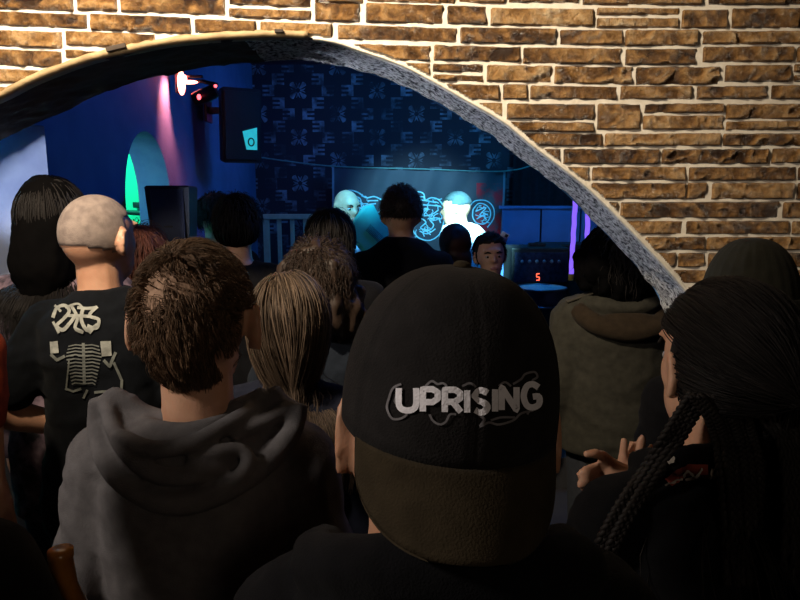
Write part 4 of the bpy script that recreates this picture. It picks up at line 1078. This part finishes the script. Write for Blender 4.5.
# wall-mounted loudspeaker
ws = thing('loudspeaker', 'black loudspeaker mounted high on the wall with a lit cyan badge', 'loudspeaker', P(238, 126, 4.0))
Mw = Matrix.Rotation(.45, 3, 'Z') @ Matrix.Rotation(.10, 3, 'X')
g = G(); rows = []
for z_, hx_ in ((-.215, .105), (-.205, .115), (.205, .115), (.215, .105)):
    rows.append([Mw @ Vector(q) for q in ((-hx_, -.11, z_), (hx_, -.11, z_), (hx_*.8, .11, z_), (-hx_*.8, .11, z_))])
g.grid(rows); g.build('cabinet', BLACKP, ws, False)
g = G(); g.box(Mw @ Vector((0, -.115, .0)), (.10, .006, .195), Mw, .003); grl = g.build('grille', mat('dark_grille', (.008, .014, .018), (.005, .010, .014), .5, 200, .5, 600), ws, False)
CYB = mat('lit_cyan_badge', (.05, .6, .65), rough=.4, emit=(.03, .55, .62), estr=.75)
g = G(); g.add([Mw @ Vector(q) for q in ((.000, -.124, -.03), (.086, -.124, -.005), (.086, -.124, -.135), (.022, -.124, -.135), (.0, -.12, -.03), (.086, -.12, -.005), (.086, -.12, -.135), (.022, -.12, -.135))], [(0, 1, 2, 3), (0, 4, 5, 1), (1, 5, 6, 2), (2, 6, 7, 3), (3, 7, 4, 0)])
bg = g.build('badge', CYB, ws, False, label='lit cyan badge')
g = G(); g.tube([Mw @ Vector((.05+.017*math.cos(t), -.127, -.09+.022*math.sin(t))) for t in np.linspace(0, 2*PI, 25)], .004, 6); g.build('ring', BLACKP, bg)
g = G(); g.box((-.14, .08, .1), (.07, .02, .02), None, .004); g.box((-.2, .08, .1), (.008, .06, .07), None, .003); g.build('bracket', METAL, ws, False)

# loudspeaker on a tripod
sp_ = thing('loudspeaker', 'black loudspeaker on a tripod stand in front of the round arch', 'loudspeaker', P(178, 245, 3.0))
zb = sp_.location.z; hgt = P(175, 186, 3.0).z-zb
g = G(); rows = []
for z_, k_ in ((0, .86), (.008, .92), (hgt-.008, 1.08), (hgt, 1.0)):
    rows.append([Vector(q) for q in ((-.092*k_, -.10*k_, z_), (.092*k_, -.10*k_, z_), (.065*k_, .10*k_, z_), (-.065*k_, .10*k_, z_))])
g.grid(rows); g.build('cabinet', BLACKP, sp_, False)
g = G(); g.box((0, -.106, hgt*.5), (.074, .004, hgt*.44), None, .003); g.build('grille', mat('blue_black_grille', (.014, .022, .05), (.022, .034, .08), .35, 200, .5, 600), sp_, False)
g = G(); g.box((0, -.112, hgt*.33), (.02, .002, .004), None, .001); g.build('badge', METAL, sp_, False)
st = thing('speaker_stand', 'black tripod stand under the loudspeaker by the round arch', 'stand', (sp_.location.x, 3.0, 0))
G().tube([(0, 0, .10), (0, 0, zb)], .018, 12).build('pole', METAL, st)
G().rev([(.03, .78), (.032, .80), (.032, .86), (.02, .88)]).build('collar', METAL, st)
for k_ in range(3):
    a = k_*2.094+PI/2; G().tube([(0, 0, .82), (.15*math.cos(a), .15*math.sin(a), .012)], .011, 8).build('leg', METAL, st)

# red stage light on the wall
rl_ = thing('stage_light', 'red wall-mounted stage light glowing against the blue wall', 'light', P(181, 84, 3.5))
REDG = mat('glowing_red_lens', (.9, .25, .2), rough=.4, emit=(1., .22, .16), estr=14.); REDD = mat('small_red_led', (.8, .1, .1), emit=(1., .08, .1), estr=5.)
L0 = Vector(rl_.location)
g = G(); g.box((-.01, .0, .0), (.012, .03, .05), None, .003); g.build('wall_plate', METAL, rl_)
g = G(); g.tube([(0, 0, .01), (.12, -.02, .01), (.20, -.03, -.01)], .010, 8); g.box((.06, -.01, .035), (.06, .012, .006), None, .002); g.build('arm', METAL, rl_)
lc = P(203, 96, 3.4)-L0
g = G(); g.rev([(.0, -.05), (.032, -.05), (.036, 0), (.036, .06), (.03, .075), (0, .075)], lc, 20, Matrix.Rotation(1.2, 3, 'Y')); cn = g.build('lamp_can', METAL, rl_, auto=40)
g = G(); g.ell(P(199, 97, 3.33)-L0, (.010, .008, .014)); g.build('lens', REDD, cn)
g = G(); g.ell(P(215.5, 86, 3.38)-L0, (.008, .008, .008)); g.build('indicator', REDD, rl_)
g = G(); g.ell((.012, -.03, .0), (.020, .018, .062)); g.ell((.055, -.035, .003), (.045, .010, .010)); g.ell((.03, -.03, .02), (.012, .010, .02)); g.build('bulb', REDG, rl_)
g = G(); g.box(P(208, 96, 3.45)-L0, (.016, .02, .026), None, .004); g.build('gel_frame', mat('teal_gel', (.02, .25, .3), emit=(0, .2, .25), estr=.15), cn)

# blue wainscot panel and black drape to the right of the banner
BP = mat('blue_panel_paint', (.10, .22, .55), (.08, .18, .46), .6, 5)
pn = thing('stage_panel', 'blue wainscot panel standing to one side of the banner', 'screen', (P(545, 205, 5.2).x, 5.2, STG))
hx_ = .62; zt = P(540, 206, 5.2).z-STG
for k_ in range(3):
    G().box((-.33+k_*.32+.14, 0, zt/2), (.153, .015, zt/2), None, .004).build('board', BP, pn, False)
G().box((.13, -.012, zt-.01), (.50, .016, .012), None, .003).build('cap_rail', BP, pn, False)
dr = G(); rows = []
for j in range(2):
    rows.append([Vector((.92+.02+i*.016, 5.42+.03*math.sin(i*.9), STG if j else 2.84)) for i in range(80)])
dr.grid(rows, False, False); tag(dr.build('curtain', mat('black_velvet', (.012, .012, .02), rough=1.)), 'black curtain hanging behind the blue wainscot panel', 'curtain')
# equipment
am = thing('amplifier', 'black rack amplifier with blue glints and a red digit display', 'amplifier', (P(535, 282, 4.5).x, 4.5, STG))
za = P(535, 280, 4.5).z-STG; zb_ = P(535, 246, 4.5).z-STG
G().box((0, 0, zb_*.5), (.20, .17, zb_*.5), None, .012).build('cabinet', BLACKP, am, False)
gp = G().box((0, -.175, za+(zb_-za)*.45), (.18, .006, (zb_-za)*.42), None, .003).build('control_panel', mat('blue_black_panel', (.015, .02, .045), (.03, .04, .09), .25, 40), am, False)
for k_ in range(6):
    M_ = Matrix.Rotation(PI/2, 3, 'X'); G().rev([(.0, 0), (.012, 0), (.010, .016), (0, .016)], (-.13+.05*k_, -.18, za+(zb_-za)*.62), 14, M_).build('knob', mat('steel_knob', (.3, .33, .4), rough=.3, metal=.9), gp)
LED = mat('red_digit', (.8, .1, .05), emit=(1., .12, .06), estr=2.2)
g = G()
for sx_, sz_, hx2, hz2 in ((0, .022, .010, .0028), (-.0095, .011, .0028, .009), (0, 0, .010, .0028), (.0095, -.011, .0028, .009), (0, -.022, .010, .0028)):
    g.box((-.02+sx_, -.183, za+(zb_-za)*.18+sz_), (hx2, .002, hz2))
g.build('digit_display', LED, gp, False, label='red digit 5 display')
G().box((0, -.02, zb_+.012), (.06, .012, .012), None, .005).build('handle', BLACKP, am, False)
for sg in (1,):
    a2 = thing('amplifier', 'taller black speaker cabinet beside the rack with the red display', 'amplifier', (P(562, 282, 4.92).x, 4.92, STG))
    h2 = P(560, 243, 4.92).z-STG
    G().box((0, 0, h2/2), (.19, .16, h2/2), None, .012).build('cabinet', BLACKP, a2, False)
    G().box((0, -.163, h2/2), (.165, .004, h2/2-.05), None, .003).build('grille', mat('dark_grille', ()), a2, False)
    for sx_ in (-.17, .17): G().box((sx_, -.158, h2-.03), (.016, .012, .016), None, .004).build('corner', mat('steel_knob', ()), a2, False)
dm = thing('snare_drum', 'snare drum with a pale head catching blue light in front of the rack amplifier', 'drum', (P(541, 290, 3.9).x, 3.9, STG))
zd = P(541, 287, 3.9).z-STG
G().rev([(.0, zd-.11), (.145, zd-.11), (.15, zd-.10), (.15, zd-.012), (.145, zd-.01)], seg=32).build('shell', mat('dark_blue_shell', (.02, .03, .09), rough=.3), dm, auto=40)
G().rev([(0.0, zd-.004), (.145, zd-.004), (.148, zd-.008)], seg=32).build('drum_head', mat('pale_skin_head', (.55, .58, .65), rough=.6), dm)
for z_ in (zd-.004, zd-.105): G().tube([(.152*math.cos(t), .152*math.sin(t), z_) for t in np.linspace(0, 2*PI, 33)], .007, 6).build('hoop', mat('steel_knob', ()), dm)
G().tube([(0, 0, .25), (0, 0, zd-.11)], .014, 10).build('pole', METAL, dm)
for k_ in range(3):
    a = k_*2.094; G().tube([(0, 0, .35), (.2*math.cos(a), .2*math.sin(a), .01)], .010, 8).build('leg', METAL, dm)
# violet light tubes
VT = mat('violet_glow', (.3, .15, .8), emit=(.24, .12, 1.), estr=1.1)
for k_, (pa, pb, d_, lab) in enumerate((((576, 198), (571, 276), 2.95, 'slim leaning violet glowing tube hanging nearer to the banner'), ((588, 200), (586, 276), 3.0, 'upright violet glowing tube nearer to the stone arch'))):
    A_ = P(*pa, d_)+Vector((0, 0, .12)); B_ = P(*pb, d_)
    t_ = thing('light_tube', lab, 'light', (B_.x, B_.y, B_.z), 0, 'violet light tubes'); o_ = Vector(t_.location)
    G().tube([A_.lerp(B_, i/24)-o_+Vector((.0012*math.sin(i*1.7), 0, 0)) for i in range(25)], .011, 10).build('glowing_tube', VT, t_)
    G().tube([A_-o_, Vector((A_.x, A_.y, 2.85))-o_], .004, 6).build('cord', BLACKP, t_)
    G().rev([(0, 0), (.013, 0), (.013, .03), (0, .03)], (0, 0, -.02), 12).build('end_cap', mat('yellow_cap', (.5, .42, .1)), t_)
# side room rail seen through the round arch
sr = thing('handrail', 'dark horizontal handrail against the green wall seen through the round arch', 'railing', (P(132, 212, 4.7).x, 4.7, 0))
zr = P(132, 213, 4.7).z
G().tube([(-.35, 0, zr+.02), (.45, 0, zr-.02)], .018, 10).build('rail', BLACKP, sr)
for x_ in (-.33, .40): G().tube([(x_, 0, 0), (x_, 0, zr)], .015, 8).build('post', BLACKP, sr)
wb = G(); wb.box(P(139, 205, 4.87), (.035, .031, .022), None, .005); tag(wb.build('junction_box', BLACKP), 'small black box fixed to the green wall', 'box')

# ================================================================== LIGHTS
def light(name, ty, loc, col, en, aim=None, **k):
    l = bpy.data.lights.new(name, ty); l.color = col; l.energy = en
    for a, b in k.items(): setattr(l, a, b)
    o = bpy.data.objects.new(name, l); COL.objects.link(o); o.location = loc
    if aim is not None: o.rotation_euler = (Vector(aim)-Vector(loc)).to_track_quat('-Z', 'Y').to_euler()
    return o
light('wall_lamp', 'SPOT', (-.85, .50, 3.05), (1., .83, .61), 405, (-.50, 1.75, 2.50), spot_size=1.72, spot_blend=.95, shadow_soft_size=.05)
light('key_lamp', 'AREA', (-1.35, .22, 2.35), (1., .88, .76), 15, (-.3, 1.0, 1.4), size=.2)
light('fill_lamp', 'AREA', (.6, -1.3, 2.3), (1., .80, .60), 2.4, (.1, .6, 1.6), size=.4)
light('stage_blue', 'AREA', (.7, 3.6, 2.75), (.01, .22, 1.), 12, (-1.2, 3.4, 1.7), size=.4)
light('back_blue', 'AREA', (-.2, 4.2, 2.8), (.07, .36, 1.), 5., (-.3, 5.5, 1.9), size=.5)
light('cyan_spot', 'SPOT', (.05, 2.6, 2.80), (.34, .88, 1.), 2600, P(472, 222, 4.2), spot_size=.24, spot_blend=.6, shadow_soft_size=.05)
light('cyan_spot_two', 'SPOT', (-.1, 2.5, 2.80), (.10, .62, 1.), 420, P(352, 222, 3.9), spot_size=.28, spot_blend=.7, shadow_soft_size=.05)
light('banner_wash', 'SPOT', (.1, 3.6, 2.8), (.30, .72, 1.), 260, P(420, 208, 5.2), spot_size=.66, spot_blend=.8, shadow_soft_size=.1)
light('right_blue', 'AREA', (1.2, 4.3, 2.7), (.02, .40, 1.), 8, (.95, 5.2, 1.2), size=.3)
light('violet_wash', 'POINT', (-.75, 4.75, 2.25), (.45, .12, .8), .9, shadow_soft_size=.1)
light('red_lamp', 'SPOT', (-1.10, 3.42, 2.42), (1., .14, .12), 80., (-1.22, 3.50, 2.22), spot_size=1.5, spot_blend=1., shadow_soft_size=.02)
light('side_cyan', 'POINT', (-2.0, 2.75, 2.2), (.12, .55, 1.), 22, shadow_soft_size=.15)
light('side_lilac', 'SPOT', (-1.6, 1.3, 1.72), (.55, .66, 1.), 34, (-1.30, 2.26, 1.86), spot_size=.55, spot_blend=.5, shadow_soft_size=.04)
light('side_green', 'AREA', (-2.3, 4.0, 2.7), (.05, 1., .55), 40, (-2.2, 4.9, 1.7), size=.3)
light('arch_cool', 'SPOT', (-.85, 2.75, 2.0), (.80, .86, 1.), 62, (.42, 1.9, 2.02), spot_size=.75, spot_blend=.5, shadow_soft_size=.06)
w = bpy.data.worlds.new('World'); S.world = w; w.use_nodes = True
w.node_tree.nodes['Background'].inputs[0].default_value = (.30, .25, .20, 1); w.node_tree.nodes['Background'].inputs[1].default_value = .012

cam = bpy.data.cameras.new('Camera'); cam.sensor_width = 36; cam.lens = 36*F/800; cam.clip_start = .02
co = bpy.data.objects.new('Camera', cam); COL.objects.link(co); co.location = (0, 0, CH); co.rotation_euler = (PI/2-PITCH, 0, 0); S.camera = co
S.view_settings.view_transform = 'Standard'; S.view_settings.look = 'None'; S.view_settings.exposure = 0.0
S.cycles.use_denoising = True; S.cycles.denoiser = 'OPENIMAGEDENOISE'; S.cycles.max_bounces = 6; S.cycles.sample_clamp_indirect = 4.0; S.cycles.caustics_reflective = False; S.cycles.caustics_refractive = False
